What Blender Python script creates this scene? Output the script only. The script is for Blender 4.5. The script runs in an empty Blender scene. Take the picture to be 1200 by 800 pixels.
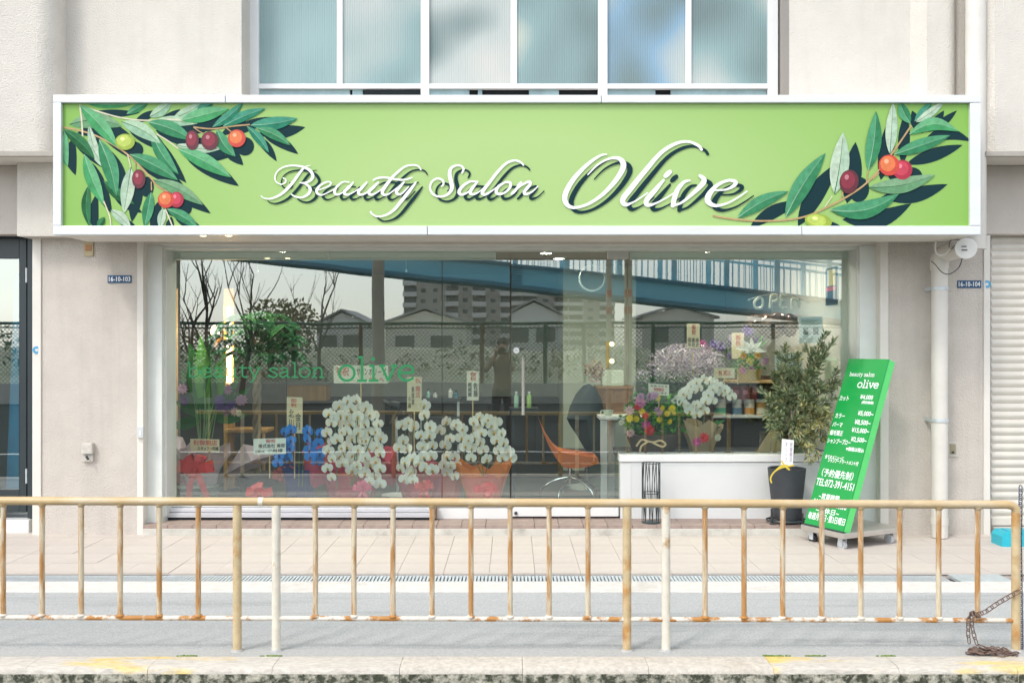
import bpy, bmesh, math, random
from mathutils import Vector, Matrix
R = math.radians
rng = random.Random(7)
sc = bpy.context.scene
COL = sc.collection
# ---------------------------------------------------------------- camera, sky, sun, exposure
F, HY = 1167.0, 405.0            # focal length in photo pixels, horizon row
CAMY, EYE = -8.0, 1.5
cam = bpy.data.cameras.new('camera'); camo = bpy.data.objects.new('camera', cam); COL.objects.link(camo)
camo.location = (0, CAMY, EYE); camo.rotation_euler = (R(90), 0, 0)
cam.sensor_width = 36; cam.lens = 36 * F / 1200; cam.shift_y = 5 / 1200
cam.clip_start = 0.05; cam.clip_end = 2000
sc.camera = camo
SUN_EL, SUN_AZ = R(50), R(38)    # azimuth measured from the facade's normal to the left
w = bpy.data.worlds.new('World'); sc.world = w; w.use_nodes = True
nt = w.node_tree; nt.nodes.clear()
sky = nt.nodes.new('ShaderNodeTexSky'); sky.sky_type = 'NISHITA'; sky.sun_disc = False
sky.sun_elevation = SUN_EL; sky.sun_rotation = math.pi + SUN_AZ
sky.air_density = 1.0; sky.dust_density = 1.3; sky.ozone_density = 1.0
hs = nt.nodes.new('ShaderNodeHueSaturation'); hs.inputs['Saturation'].default_value = 0.30   # thin overcast
bg = nt.nodes.new('ShaderNodeBackground'); bg.inputs['Strength'].default_value = 0.15
wo = nt.nodes.new('ShaderNodeOutputWorld')
nt.links.new(sky.outputs[0], hs.inputs['Color']); nt.links.new(hs.outputs[0], bg.inputs['Color']); nt.links.new(bg.outputs[0], wo.inputs[0])
sl = bpy.data.lights.new('sun', 'SUN'); sl.energy = 0.65; sl.angle = R(10); sl.color = (1, 0.95, 0.88)
so = bpy.data.objects.new('sun', sl); COL.objects.link(so)
so.rotation_euler = Vector((math.sin(SUN_AZ) * math.cos(SUN_EL), math.cos(SUN_AZ) * math.cos(SUN_EL), -math.sin(SUN_EL))).to_track_quat('-Z', 'Y').to_euler()
so.location = (-6, -9, 12)
sc.view_settings.view_transform = 'Standard'; sc.view_settings.look = 'None'
sc.view_settings.gamma = 1; sc.view_settings.use_curve_mapping = False
sc.view_settings.exposure = 1.34
sc.render.engine = 'CYCLES'
cy = sc.cycles
cy.max_bounces = 8; cy.transparent_max_bounces = 24; cy.glossy_bounces = 4; cy.diffuse_bounces = 4
cy.use_denoising = True; cy.caustics_reflective = False; cy.caustics_refractive = False
cy.sample_clamp_indirect = 6

# ---------------------------------------------------------------- helpers
def P(x, y, d):                  # photo pixel at distance d in front of the camera -> world point
    return Vector(((x - 600) / F * d, CAMY + d, EYE - (y - HY) / F * d))
def X(x, d): return (x - 600) / F * d
def Z(y, d): return EYE - (y - HY) / F * d
WL = {}                          # object name -> world location
def wl(o): return WL.get(o.name, Vector((0, 0, 0))) if o else Vector((0, 0, 0))
def tag(o, label=None, cat=None, group=None, kind=None):
    for k, v in (('label', label), ('category', cat), ('group', group), ('kind', kind)):
        if v: o[k] = v
    return o
def thing(name, label, cat, loc, group=None):
    o = bpy.data.objects.new(name, None); o.empty_display_size = 0.1; COL.objects.link(o)
    o.location = loc; WL[o.name] = Vector(loc)
    return tag(o, label, cat, group)
def link_mesh(name, me, parent=None, loc=(0, 0, 0), rot=None, scale=None):   # loc in world
    o = bpy.data.objects.new(name, me); COL.objects.link(o)
    loc = Vector(loc); WL[o.name] = loc
    if parent: o.parent = parent
    o.location = loc - wl(parent)
    if rot is not None: o.rotation_euler = rot
    if scale is not None: o.scale = scale
    return o
class MB:
    def __init__(s): s.v, s.f, s.m = [], [], []
    def add(s, vs, fs, m=0):
        b = len(s.v); s.v += [Vector(p) for p in vs]
        for f in fs: s.f.append([b + i for i in f]); s.m.append(m)
    def box(s, x0, x1, y0, y1, z0, z1, m=0):
        s.add([(x0,y0,z0),(x1,y0,z0),(x1,y1,z0),(x0,y1,z0),(x0,y0,z1),(x1,y0,z1),(x1,y1,z1),(x0,y1,z1)],
              [(0,3,2,1),(4,5,6,7),(0,1,5,4),(1,2,6,5),(2,3,7,6),(3,0,4,7)], m)
        return s
    def pbox(s, a, b, c, e, d, t, m=0):       # pixel rectangle x a..b, y c..e whose front lies at distance d, t metres deep
        return s.box(X(a, d), X(b, d), CAMY + d, CAMY + d + t, Z(e, d), Z(c, d), m)
    def obox(s, o, u, v, n, m=0):             # box from corner o with edge vectors
        o, u, v, n = map(Vector, (o, u, v, n))
        s.add([o, o+u, o+u+n, o+n, o+v, o+u+v, o+u+n+v, o+n+v],
              [(0,3,2,1),(4,5,6,7),(0,1,5,4),(1,2,6,5),(2,3,7,6),(3,0,4,7)], m)
        return s
    def tube(s, pts, r, n=10, m=0, cap=True):
        pts = [Vector(p) for p in pts]; rs = r if isinstance(r, (list, tuple)) else [r] * len(pts)
        b = len(s.v); prev = None
        for i, p in enumerate(pts):
            t = (pts[min(i+1, len(pts)-1)] - pts[max(i-1, 0)]).normalized()
            if prev is None:
                a = Vector((0,0,1)) if abs(t.z) < 0.9 else Vector((1,0,0)); u = t.cross(a).normalized()
            else: u = (prev - t * prev.dot(t)).normalized()
            prev = u; q = t.cross(u)
            for k in range(n):
                an = 2 * math.pi * k / n; s.v.append(p + (u * math.cos(an) + q * math.sin(an)) * rs[i])
        for i in range(len(pts)-1):
            for k in range(n):
                k2 = (k+1) % n; s.f.append([b+i*n+k, b+i*n+k2, b+(i+1)*n+k2, b+(i+1)*n+k]); s.m.append(m)
        if cap:
            s.f.append([b+k for k in range(n)][::-1]); s.m.append(m)
            e = b+(len(pts)-1)*n; s.f.append([e+k for k in range(n)]); s.m.append(m)
        return s
    def lathe(s, c, prof, n=20, m=0, cap=True):
        c = Vector(c); b = len(s.v)
        for r, z in prof:
            for k in range(n):
                an = 2*math.pi*k/n; s.v.append(c + Vector((r*math.cos(an), r*math.sin(an), z)))
        for i in range(len(prof)-1):
            for k in range(n):
                k2 = (k+1) % n; s.f.append([b+i*n+k, b+i*n+k2, b+(i+1)*n+k2, b+(i+1)*n+k]); s.m.append(m)
        if cap:
            s.f.append([b+k for k in range(n)][::-1]); s.m.append(m)
            e = b+(len(prof)-1)*n; s.f.append([e+k for k in range(n)]); s.m.append(m)
        return s
    def ball(s, c, r, n=10, m=0, k=6, jit=0, rnd=rng):
        c = Vector(c); rx, ry, rz = r if isinstance(r, (list, tuple)) else (r, r, r); b = len(s.v)
        for i in range(k+1):
            th = math.pi*i/k
            for j in range(n):
                ph = 2*math.pi*j/n; q = 1 + (rnd.uniform(-jit, jit) if jit else 0)
                s.v.append(c + Vector((rx*math.sin(th)*math.cos(ph)*q, ry*math.sin(th)*math.sin(ph)*q, -rz*math.cos(th)*q)))
        for i in range(k):
            for j in range(n):
                j2 = (j+1) % n; s.f.append([b+i*n+j, b+i*n+j2, b+(i+1)*n+j2, b+(i+1)*n+j]); s.m.append(m)
        return s
    def blade(s, base, tip, wd, nrm, sag=0.0, m=0, seg=4, m2=None, fold=0.12):   # a leaf with a midrib fold
        base, tip, nrm = Vector(base), Vector(tip), Vector(nrm).normalized()
        ax = tip - base; L = ax.length
        if L < 1e-6: return s
        side = ax.normalized().cross(nrm).normalized(); up = side.cross(ax.normalized())
        b = len(s.v)
        for i in range(seg+1):
            t = i/seg; ww = wd * (math.sin(math.pi * (t**0.85)) if 0 < t < 1 else 0.04) / 2
            c = base + ax*t + up*(sag*math.sin(math.pi*t)*L)
            s.v += [c - side*ww + up*ww*fold*2, c, c + side*ww + up*ww*fold*2]
        for i in range(seg):
            q = b+i*3
            s.f.append([q, q+1, q+4, q+3]); s.m.append(m)
            s.f.append([q+1, q+2, q+5, q+4]); s.m.append(m if m2 is None else m2)
        return s
    def build(s, name, mats, parent=None, smooth=False, bevel=0, kind=None, label=None, cat=None, group=None, seg=2):
        if not isinstance(mats, (list, tuple)): mats = [mats]
        if parent: org = wl(parent)
        else:
            lo = [min(v[i] for v in s.v) for i in range(3)]; hi = [max(v[i] for v in s.v) for i in range(3)]
            org = Vector(((lo[0]+hi[0])/2, (lo[1]+hi[1])/2, lo[2]))
        me = bpy.data.meshes.new(name)
        me.from_pydata([v - org for v in s.v], [], s.f)
        for mm in mats: me.materials.append(mm)
        me.polygons.foreach_set('material_index', s.m)
        if smooth: me.polygons.foreach_set('use_smooth', [True]*len(s.f))
        me.update()
        o = link_mesh(name, me, parent, org)
        if bevel:
            md = o.modifiers.new('bevel', 'BEVEL'); md.width = bevel; md.segments = seg; md.limit_method = 'ANGLE'
        if smooth:
            try: me.set_sharp_from_angle(angle=R(40))
            except Exception: pass
        return tag(o, label, cat, group, kind)
def spline(pts, n=6):            # catmull-rom through tuples of any length
    out = []
    for i in range(len(pts)-1):
        p0, p1, p2, p3 = pts[max(i-1,0)], pts[i], pts[i+1], pts[min(i+2, len(pts)-1)]
        for k in range(n):
            t = k/n
            out.append(tuple(0.5*((2*b)+(-a+c)*t+(2*a-5*b+4*c-e)*t*t+(-a+3*b-3*c+e)*t**3) for a,b,c,e in zip(p0,p1,p2,p3)))
    out.append(tuple(pts[-1])); return out
def stroke(mb, pts, fn, m=0, lift=0.0, caps=True):   # flat pen stroke; pts (x, y, width); fn(x, y, lift) -> world
    n = len(pts); L, Rr = [], []
    for i, (x, y, wd) in enumerate(pts):
        a, b = pts[max(i-1,0)], pts[min(i+1,n-1)]
        dx, dy = b[0]-a[0], b[1]-a[1]; q = math.hypot(dx, dy) or 1
        nx, ny = -dy/q*wd/2, dx/q*wd/2
        l = lift + i*0.00002
        L.append(fn(x+nx, y+ny, l)); Rr.append(fn(x-nx, y-ny, l))
    b = len(mb.v); mb.v += L + Rr
    for i in range(n-1):
        mb.f.append([b+i, b+i+1, b+n+i+1, b+n+i]); mb.m.append(m)
    if caps:
        for (x, y, wd), l in ((pts[0], lift-0.00001), (pts[-1], lift+n*0.00002+0.00001)):
            mb.add([fn(x+math.cos(k*math.pi/4)*wd/2, y+math.sin(k*math.pi/4)*wd/2, l) for k in range(8)], [tuple(range(8))], m)
_tc = {}
def text_shape(body):
    if body not in _tc:
        c = bpy.data.curves.new('text', 'FONT'); c.body = body; c.resolution_u = 2
        o = bpy.data.objects.new('text', c); COL.objects.link(o)
        me = bpy.data.meshes.new_from_object(o.evaluated_get(bpy.context.evaluated_depsgraph_get()))
        vs = [(v.co.x, v.co.y) for v in me.vertices]; fs = [tuple(p.vertices) for p in me.polygons]
        bpy.data.objects.remove(o); bpy.data.curves.remove(c); bpy.data.meshes.remove(me)
        x0, x1 = min(v[0] for v in vs), max(v[0] for v in vs); y0, y1 = min(v[1] for v in vs), max(v[1] for v in vs)
        _tc[body] = ([((x-x0)/max(x1-x0,1e-6), (y-y0)/max(y1-y0,1e-6)) for x, y in vs], fs)
    return _tc[body]
def text_fit(mb, body, o, u, v, m=0, bold=0.0):      # text stretched to the parallelogram o, o+u (reading direction), o+v (up)
    o, u, v = Vector(o), Vector(u), Vector(v)
    vs, fs = text_shape(body)
    n = u.cross(v).normalized()
    offs = [(0, 0)] if not bold else [(0,0), (bold,0), (0,bold), (bold,bold)]
    for k, (a, b) in enumerate(offs):
        mb.add([o + u*x + v*y + u.normalized()*a + v.normalized()*b + n*0.00004*k for x, y in vs], fs, m)

# ---------------------------------------------------------------- materials
MATS = {}
def mat(name, col, rough=0.6, var=0.0, vscale=4.0, bump=0.0, bscale=60.0, metal=0.0, spec=0.5, col2=None, thr=None, scale2=3.0, emit=0, bdist=0.01, streak=0, stretch2=None, trans=0, stretch=(1,1,1), sheen=0):
    """principled material: col varied by noise (var), optional second colour in noise patches above thr, bump noise"""
    if name in MATS: return MATS[name]
    m = bpy.data.materials.new(name); m.use_nodes = True; t = m.node_tree; N = t.nodes; b = N['Principled BSDF']
    b.inputs['Base Color'].default_value = (*col, 1); b.inputs['Roughness'].default_value = rough
    b.inputs['Metallic'].default_value = metal; b.inputs['Specular IOR Level'].default_value = spec
    tc = N.new('ShaderNodeTexCoord'); mp = N.new('ShaderNodeMapping'); mp.inputs['Scale'].default_value = stretch
    t.links.new(tc.outputs['Object'], mp.inputs[0]); co = mp.outputs[0]
    def noise(sc_, det=4, st=None):
        co_ = co
        if st:
            m2 = N.new('ShaderNodeMapping'); m2.inputs['Scale'].default_value = st; t.links.new(tc.outputs['Object'], m2.inputs[0]); co_ = m2.outputs[0]
        n = N.new('ShaderNodeTexNoise'); n.inputs['Scale'].default_value = sc_; n.inputs['Detail'].default_value = det
        n.inputs['Roughness'].default_value = 0.62; t.links.new(co_, n.inputs['Vector']); return n.outputs['Fac']
    def rgb(c):
        r = N.new('ShaderNodeRGB'); r.outputs[0].default_value = (*c, 1); return r.outputs[0]
    c = rgb(col)
    if col2 is not None:
        f = noise(scale2, 6, stretch2); mr = N.new('ShaderNodeMapRange'); a, z_ = thr
        mr.inputs['From Min'].default_value = a; mr.inputs['From Max'].default_value = z_; t.links.new(f, mr.inputs['Value'])
        mx = N.new('ShaderNodeMix'); mx.data_type = 'RGBA'; t.links.new(mr.outputs[0], mx.inputs['Factor'])
        t.links.new(c, mx.inputs['A']); t.links.new(rgb(col2), mx.inputs['B']); c = mx.outputs['Result']
    if var:
        f = noise(vscale, 5); mr = N.new('ShaderNodeMapRange'); mr.inputs['From Min'].default_value = 0.3; mr.inputs['From Max'].default_value = 0.7
        mr.inputs['To Min'].default_value = 1-var; mr.inputs['To Max'].default_value = 1+var; t.links.new(f, mr.inputs['Value'])
        h = N.new('ShaderNodeHueSaturation'); t.links.new(c, h.inputs['Color']); t.links.new(mr.outputs[0], h.inputs['Value']); c = h.outputs[0]
    if streak:
        f = noise(1.0, 5, (7, 7, .35)); mr = N.new('ShaderNodeMapRange'); mr.inputs['From Min'].default_value = 0.5; mr.inputs['From Max'].default_value = 0.78
        mr.inputs['To Min'].default_value = 1; mr.inputs['To Max'].default_value = 1-streak; t.links.new(f, mr.inputs['Value'])
        h = N.new('ShaderNodeHueSaturation'); t.links.new(c, h.inputs['Color']); t.links.new(mr.outputs[0], h.inputs['Value']); c = h.outputs[0]
    if col2 is not None or var: t.links.new(c, b.inputs['Base Color'])
    if bump:
        bp = N.new('ShaderNodeBump'); bp.inputs['Strength'].default_value = bump; bp.inputs['Distance'].default_value = bdist
        t.links.new(noise(bscale, 3), bp.inputs['Height']); t.links.new(bp.outputs[0], b.inputs['Normal'])
    if emit:
        b.inputs['Emission Color'].default_value = (*col, 1); b.inputs['Emission Strength'].default_value = emit
    if trans:      # thin translucent petals and leaves
        tr = N.new('ShaderNodeBsdfTranslucent'); tr.inputs['Color'].default_value = (*col, 1)
        ms = N.new('ShaderNodeMixShader'); ms.inputs[0].default_value = trans
        t.links.new(b.outputs[0], ms.inputs[1]); t.links.new(tr.outputs[0], ms.inputs[2]); t.links.new(ms.outputs[0], N['Material Output'].inputs[0])
    MATS[name] = m; return m
# r0: the share of light the coated pane reflects head on
def glass(name, r0, tint, rough=0.0):
    m = bpy.data.materials.new(name); m.use_nodes = True; t = m.node_tree; N = t.nodes; N.remove(N['Principled BSDF'])
    tr = N.new('ShaderNodeBsdfTransparent'); tr.inputs[0].default_value = (*tint, 1)
    gl = N.new('ShaderNodeBsdfGlossy'); gl.inputs['Roughness'].default_value = rough; gl.inputs[0].default_value = (0.93, 1, 0.96, 1)
    nz = N.new('ShaderNodeTexNoise'); nz.inputs['Scale'].default_value = 1.1; nz.inputs['Detail'].default_value = 1; tc = N.new('ShaderNodeTexCoord'); t.links.new(tc.outputs['Object'], nz.inputs['Vector'])
    bp = N.new('ShaderNodeBump'); bp.inputs['Strength'].default_value = 1.0; bp.inputs['Distance'].default_value = 0.0009; t.links.new(nz.outputs['Fac'], bp.inputs['Height']); t.links.new(bp.outputs[0], gl.inputs['Normal'])
    lw = N.new('ShaderNodeLayerWeight'); pw = N.new('ShaderNodeMath'); pw.operation = 'POWER'; pw.inputs[1].default_value = 5; t.links.new(lw.outputs['Facing'], pw.inputs[0])
    mr = N.new('ShaderNodeMapRange'); mr.inputs['To Min'].default_value = r0; mr.inputs['To Max'].default_value = 1.0; t.links.new(pw.outputs[0], mr.inputs['Value'])
    ms = N.new('ShaderNodeMixShader'); t.links.new(mr.outputs[0], ms.inputs[0]); t.links.new(tr.outputs[0], ms.inputs[1]); t.links.new(gl.outputs[0], ms.inputs[2])
    t.links.new(ms.outputs[0], N['Material Output'].inputs[0]); return m
def clear(name, tint):
    m = bpy.data.materials.new(name); m.use_nodes = True; t = m.node_tree; N = t.nodes; N.remove(N['Principled BSDF'])
    tr = N.new('ShaderNodeBsdfTransparent'); tr.inputs[0].default_value = (*tint, 1); t.links.new(tr.outputs[0], N['Material Output'].inputs[0]); return m
# ---------------------------------------------------------------- ground, road, paving, kerb
GROUND = -0.17
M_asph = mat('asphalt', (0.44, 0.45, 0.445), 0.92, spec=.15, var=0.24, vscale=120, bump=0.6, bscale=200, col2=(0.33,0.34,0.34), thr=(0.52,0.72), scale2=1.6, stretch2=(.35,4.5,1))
M_road = mat('far_asphalt', (0.065, 0.075, 0.075), 0.95, spec=.05, var=0.12, vscale=40, bump=0.3, bscale=120)
M_conc = mat('pale_concrete', (0.62, 0.59, 0.55), 0.85, var=0.09, vscale=20, bump=0.25, bscale=120, col2=(0.5,0.47,0.42), thr=(0.55,0.75), scale2=2.0)
M_tile = [mat('paving_tile_%d' % k, c, 0.75, var=0.05, vscale=8, bump=0.12, bscale=90, col2=tuple(q*0.86 for q in c), thr=(0.5,0.8), scale2=1.3)
          for k, c in enumerate(((0.53,0.475,0.425),(0.54,0.485,0.43),(0.52,0.465,0.415)))]
M_joint = mat('paving_joint', (0.49, 0.435, 0.385), 0.9, var=0.1, vscale=20)
g = MB(); g.box(-300, 300, -500, 200, GROUND-0.3, GROUND); g.build('ground', M_road, kind='structure')
tag(bpy.data.objects['ground'], 'dark asphalt carriageway in front of the kerb and the ground all round')
# the asphalt strip between kerb and paving
d_kerb0, d_kerb1, d_asph1, d_strip1, d_drain1 = 4.63, 4.80, 6.08, 6.335, 6.51
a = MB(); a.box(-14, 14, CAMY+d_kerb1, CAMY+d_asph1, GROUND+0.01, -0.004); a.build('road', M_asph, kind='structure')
M_gut = mat('gutter_concrete', (0.40, 0.40, 0.39), 0.9, var=0.12, vscale=60, bump=0.4, bscale=160)
a = MB(); a.box(-14, 14, CAMY+d_kerb1+0.003, CAMY+4.93, -0.003, 0.001); a.build('gutter', M_gut, kind='structure')
a = MB(); a.box(-14, 14, CAMY+d_asph1+0.002, CAMY+d_strip1, GROUND+0.01, 0.002); st = a.build('edge_strip', M_conc, kind='structure', bevel=0.006)
# paving: every tile its own piece
pv = MB(); pv.box(-14, 14, CAMY+d_drain1+0.01, 0.6, GROUND+0.01, -0.008); pav = pv.build('pavement', M_joint, kind='structure')
tile_me = []
TS, TD = 0.3, 0.3
for k in range(3):
    b = MB(); b.box(-TS/2+0.0013, TS/2-0.0013, -TD/2+0.0013, TD/2-0.0013, -0.012, 0.0)
    o = b.build('tile', M_tile[k]); me = o.data; tile_me.append(me); bpy.data.objects.remove(o)
    WL.pop('tile', None)
y0 = CAMY+d_drain1+0.012
cnt = 0
for j in range(5):
    for i in range(58):
        if cnt >= 290: break
        x = -8.55 + (i+0.5)*TS; y = y0 + (j+0.5)*TD
        link_mesh('tile', tile_me[rng.choice((0,0,1,2))], pav, (x, y, 0.0 + rng.uniform(-0.0012, 0.0012)), rot=(rng.uniform(-.002,.002), rng.uniform(-.002,.002), rng.uniform(-.003,.003))); cnt += 1
# drain channel with its grating
M_galv = mat('galvanised_steel', (0.56, 0.60, 0.62), 0.5, metal=0.35, var=0.12, vscale=30)
M_dark = mat('dark_void', (0.02, 0.025, 0.03), 0.9)
xr = X(1112, 6.4)
c = MB(); c.box(-14, xr, CAMY+d_strip1+0.004, CAMY+d_drain1-0.004, -0.05, -0.03, 0)
dr = thing('drain_channel', 'long steel grating over the drain channel between paving and white strip', 'drain', (0, CAMY+6.42, 0))
c.build('channel', mat('channel_floor', (0.10,0.13,0.15), .9), dr)
c = MB()
for yy in (CAMY+d_strip1+0.003, CAMY+d_drain1-0.015): c.box(-14, xr, yy, yy+0.012, -0.03, 0.001)
c.build('frame', M_galv, dr)
c = MB(); x = -8.0
while x < xr-0.02:
    c.box(x, x+0.014, CAMY+d_strip1+0.015, CAMY+d_drain1-0.015, -0.02, -0.001); x += 0.0235
c.build('grating_bars', M_galv, dr, kind='stuff')
c = MB(); c.add([P(1122,681,6.345)*1, P(1186,681,6.345), P(1168,667.5,6.345)], [(0,1,2)]) if False else None
M_plate = mat('steel_cover_plate', (0.50, 0.55, 0.56), 0.55, metal=0.3, var=0.1, vscale=25, bump=0.6, bscale=130)
c = MB(); c.box(xr+0.05, X(1188, 6.34), CAMY+d_strip1+0.003, CAMY+6.62, -0.02, 0.004)
c.build('drain_cover', M_plate, label='square grey steel cover at the right end of the drain grating', cat='drain cover', bevel=0.003)
# kerb stones
M_kerb = mat('kerb_stone', (0.53, 0.49, 0.43), 0.9, var=0.2, vscale=40, bump=0.6, bscale=90, col2=(0.68, 0.50, 0.16), thr=(0.57, 0.66), scale2=2.3, stretch=(0.6,2.2,1))
M_kerb2 = mat('kerb_stone_plain', (0.52, 0.475, 0.41), 0.9, var=0.2, vscale=40, bump=0.6, bscale=90, col2=(0.46,0.41,0.34), thr=(0.55, 0.75), scale2=3.0)
M_moss = mat('kerb_mossy_face', (0.42, 0.40, 0.32), 0.95, var=0.3, vscale=55, bump=1.0, bscale=70, col2=(0.05, 0.055, 0.035), thr=(0.40, 0.58), scale2=26)
kb = MB(); kb.box(-14, 14, CAMY+d_kerb0+0.03, CAMY+d_kerb1-0.003, GROUND+0.01, -0.03); kerb = kb.build('kerb', M_moss, kind='structure')
edges = [-1400,-1120,-830,-540,-255,-110, 38, 179, 323, 470, 612, 758, 902, 1047, 1184, 1330, 1480, 1640]
for i in range(len(edges)-1):
    x0, x1 = X(edges[i], 4.7)+0.001, X(edges[i+1], 4.7)-0.001
    b = MB(); n = 12; dz = [rng.uniform(-0.003, 0.003) for _ in range(n+1)]
    ys = (CAMY+d_kerb0-0.004, CAMY+d_kerb0+0.004, CAMY+d_kerb0+0.022, CAMY+d_kerb1)
    for k in range(n+1):
        x = x0+(x1-x0)*k/n; j = rng.uniform(-0.004, 0.004)
        b.v += [Vector((x, ys[0]+j, GROUND+0.01)), Vector((x, ys[0]+j, -0.024)), Vector((x, ys[1]+j, -0.006+dz[k])), Vector((x, ys[2], 0.004+dz[k]*0.5)), Vector((x, ys[3], 0.004))]
    for k in range(n):
        for q in range(4):
            b.f.append([k*5+q, (k+1)*5+q, (k+1)*5+q+1, k*5+q+1][::-1]); b.m.append(1 if q == 0 else 0)
    b.f.append([0,1,2,3,4][::-1]); b.m.append(0); e = n*5; b.f.append([e,e+1,e+2,e+3,e+4]); b.m.append(0)
    b.build('kerb_stone', [M_kerb if edges[i] < 400 or edges[i] > 850 else M_kerb2, M_moss], kerb, smooth=True)
M_mossg = mat('moss', (0.12, 0.20, 0.03), 0.95, var=0.3, vscale=60)
b = MB()
for px in (222, 318, 905, 912, 955, 1043):
    for k in range(16):
        q = P(px + rng.gauss(0, 5), 769, 4.81); b.ball((q.x, q.y + rng.gauss(0,.004), 0.004), (0.008, 0.005, 0.004), 6, 0, 4)
b.build('moss', M_mossg, kind='stuff')

# ---------------------------------------------------------------- the building
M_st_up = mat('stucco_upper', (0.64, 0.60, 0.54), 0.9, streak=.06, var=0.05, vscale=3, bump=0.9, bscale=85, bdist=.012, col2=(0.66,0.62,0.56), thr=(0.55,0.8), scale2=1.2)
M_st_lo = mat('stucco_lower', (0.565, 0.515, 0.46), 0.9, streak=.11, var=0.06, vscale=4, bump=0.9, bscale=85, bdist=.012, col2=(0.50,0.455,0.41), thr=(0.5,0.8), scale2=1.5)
M_trim = mat('cream_trim_paint', (0.66, 0.625, 0.57), 0.6, var=0.05, vscale=5, col2=(0.40,0.28,0.18), thr=(0.70,0.76), scale2=7)
M_frame = mat('white_frame_paint', (0.66, 0.68, 0.645), 0.5, var=0.04, vscale=5)
M_white = mat('white_paint', (0.72, 0.72, 0.70), 0.45, var=0.03, vscale=6)
M_alu = mat('white_aluminium', (0.69, 0.70, 0.70), 0.35, var=0.03, vscale=6)
M_blk = mat('dark_door_metal', (0.022, 0.033, 0.037), 0.4, var=0.1, vscale=4)
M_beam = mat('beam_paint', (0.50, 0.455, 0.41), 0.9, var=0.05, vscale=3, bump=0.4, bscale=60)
bd = thing('shop_building', 'cream stucco building with a glazed hair salon on its ground floor', 'building', (0, 0.5, 0))
DB, DC, DL = 7.44, 7.70, 7.85      # balcony front, recessed upper wall, lower wall
zs = Z(178, DB)                     # underside of the balconies
TOP = 7.5
def yb(d): return CAMY + d
# upper recessed wall around the window opening
wx0, wx1, wz0 = X(283, DC), X(925, DC), Z(118, DC)
u = MB()
u.box(X(20, DC), wx0, yb(DC), yb(DC)+0.45, zs-0.6, TOP); u.box(wx1, X(1133, DC), yb(DC), yb(DC)+0.45, zs-0.6, TOP)
u.box(wx0, wx1, yb(DC)+0.001, yb(DC)+0.45, zs-0.6, wz0); u.box(wx0, wx1, yb(DC)+0.001, yb(DC)+0.45, 5.4, TOP)
u.build('wall', M_st_up, bd)
M_rev = mat('window_reveal', (0.33, 0.30, 0.275), 0.9, bump=0.5, bscale=70)
u = MB(); u.box(wx1-0.004, wx1+0.01, yb(DC)+0.004, yb(DC)+0.44, wz0, 5.4); u.build('window_reveal', M_rev, bd)
# balcony left with a rounded corner, balcony right
def slab(pts, z0, z1, name, m, smooth=True, bevel=0):
    b = MB(); n = len(pts); b.v = [Vector((x, y, z0)) for x, y in pts] + [Vector((x, y, z1)) for x, y in pts]
    b.f = [list(range(n))[::-1], [n+i for i in range(n)]] + [[i, (i+1) % n, n+(i+1) % n, n+i] for i in range(n)]; b.m = [0]*len(b.f)
    return b.build(name, m, bd, smooth=smooth, bevel=bevel)
xe = X(60, DB); r = 0.13
arc = [(xe-r+r*math.sin(R(a)), yb(DB)+r-r*math.cos(R(a))) for a in range(0, 91, 10)]
slab([(-14, yb(DB))] + arc + [(xe, yb(DC)+0.1), (-14, yb(DC)+0.1)], zs, TOP, 'balcony_wall', M_st_up)
xq = X(1158, DB)
slab([(xq, yb(DC)+0.1), (xq, yb(DB)+0.05), (xq+0.05, yb(DB)), (14, yb(DB)), (14, yb(DC)+0.1)], zs, TOP, 'balcony_wall', M_st_up)
xc = X(1118, DC); r = 0.10
arc = [(xc-r+r*math.sin(R(a)), yb(DC)-0.10+r-r*math.cos(R(a))) for a in range(0, 91, 10)]
slab([(X(1060, DC), yb(DC)+0.05), (X(1080, DC), yb(DC)-0.1)] + arc + [(xc, yb(DC)+0.05)], zs-0.3, TOP, 'wall_pier', M_st_up)
# drip edge and soffit
u = MB()
for a_, b_ in ((-14, X(63, DB)), (X(1155, DB), 14)):
    u = MB(); u.box(a_, b_, yb(DB)-0.012, yb(DB)+0.03, zs-0.035, zs+0.004); u.build('drip_edge', mat('drip_edge_paint', (0.36,0.33,0.29), 0.8, var=0.1, vscale=8), bd, bevel=0.004)
u = MB(); u.box(-14, 14, yb(DB)+0.031, 0.6, zs-0.03, zs-0.004); u.build('soffit', M_trim, bd)
# beams over the ground-floor openings
for a_, b_ in ((-14, X(166, DL)), (X(1034, DL), 14)):
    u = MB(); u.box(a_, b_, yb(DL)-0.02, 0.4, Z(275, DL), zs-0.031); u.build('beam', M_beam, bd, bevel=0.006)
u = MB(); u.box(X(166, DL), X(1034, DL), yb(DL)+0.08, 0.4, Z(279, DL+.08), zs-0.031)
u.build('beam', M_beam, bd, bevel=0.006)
# pilasters
for a_, b_ in ((49, 161), (1041, 1152)):
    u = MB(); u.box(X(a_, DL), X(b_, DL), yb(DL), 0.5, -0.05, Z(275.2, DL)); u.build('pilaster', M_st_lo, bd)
for a_, b_ in ((38.5, 48.8), (161.2, 168.5), (1031, 1040.8), (1152.2, 1160)):
    u = MB(); u.box(X(a_, DL), X(b_, DL), yb(DL)-0.012, 0.42, -0.05, Z(275.4, DL)); u.build('pilaster_trim', M_trim, bd, bevel=0.004)
# side wall of the recess behind the door and the shutter: far ends
u = MB(); u.box(-14, X(-60, DL), yb(DL), 0.5, -0.05, Z(275.2, DL)); u.build('side_wall', M_st_lo, bd); u = MB(); u.box(X(1420, DL), 14, yb(DL), 0.5, -0.05, Z(275.2, DL)); u.build('side_wall', M_st_lo, bd)
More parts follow.
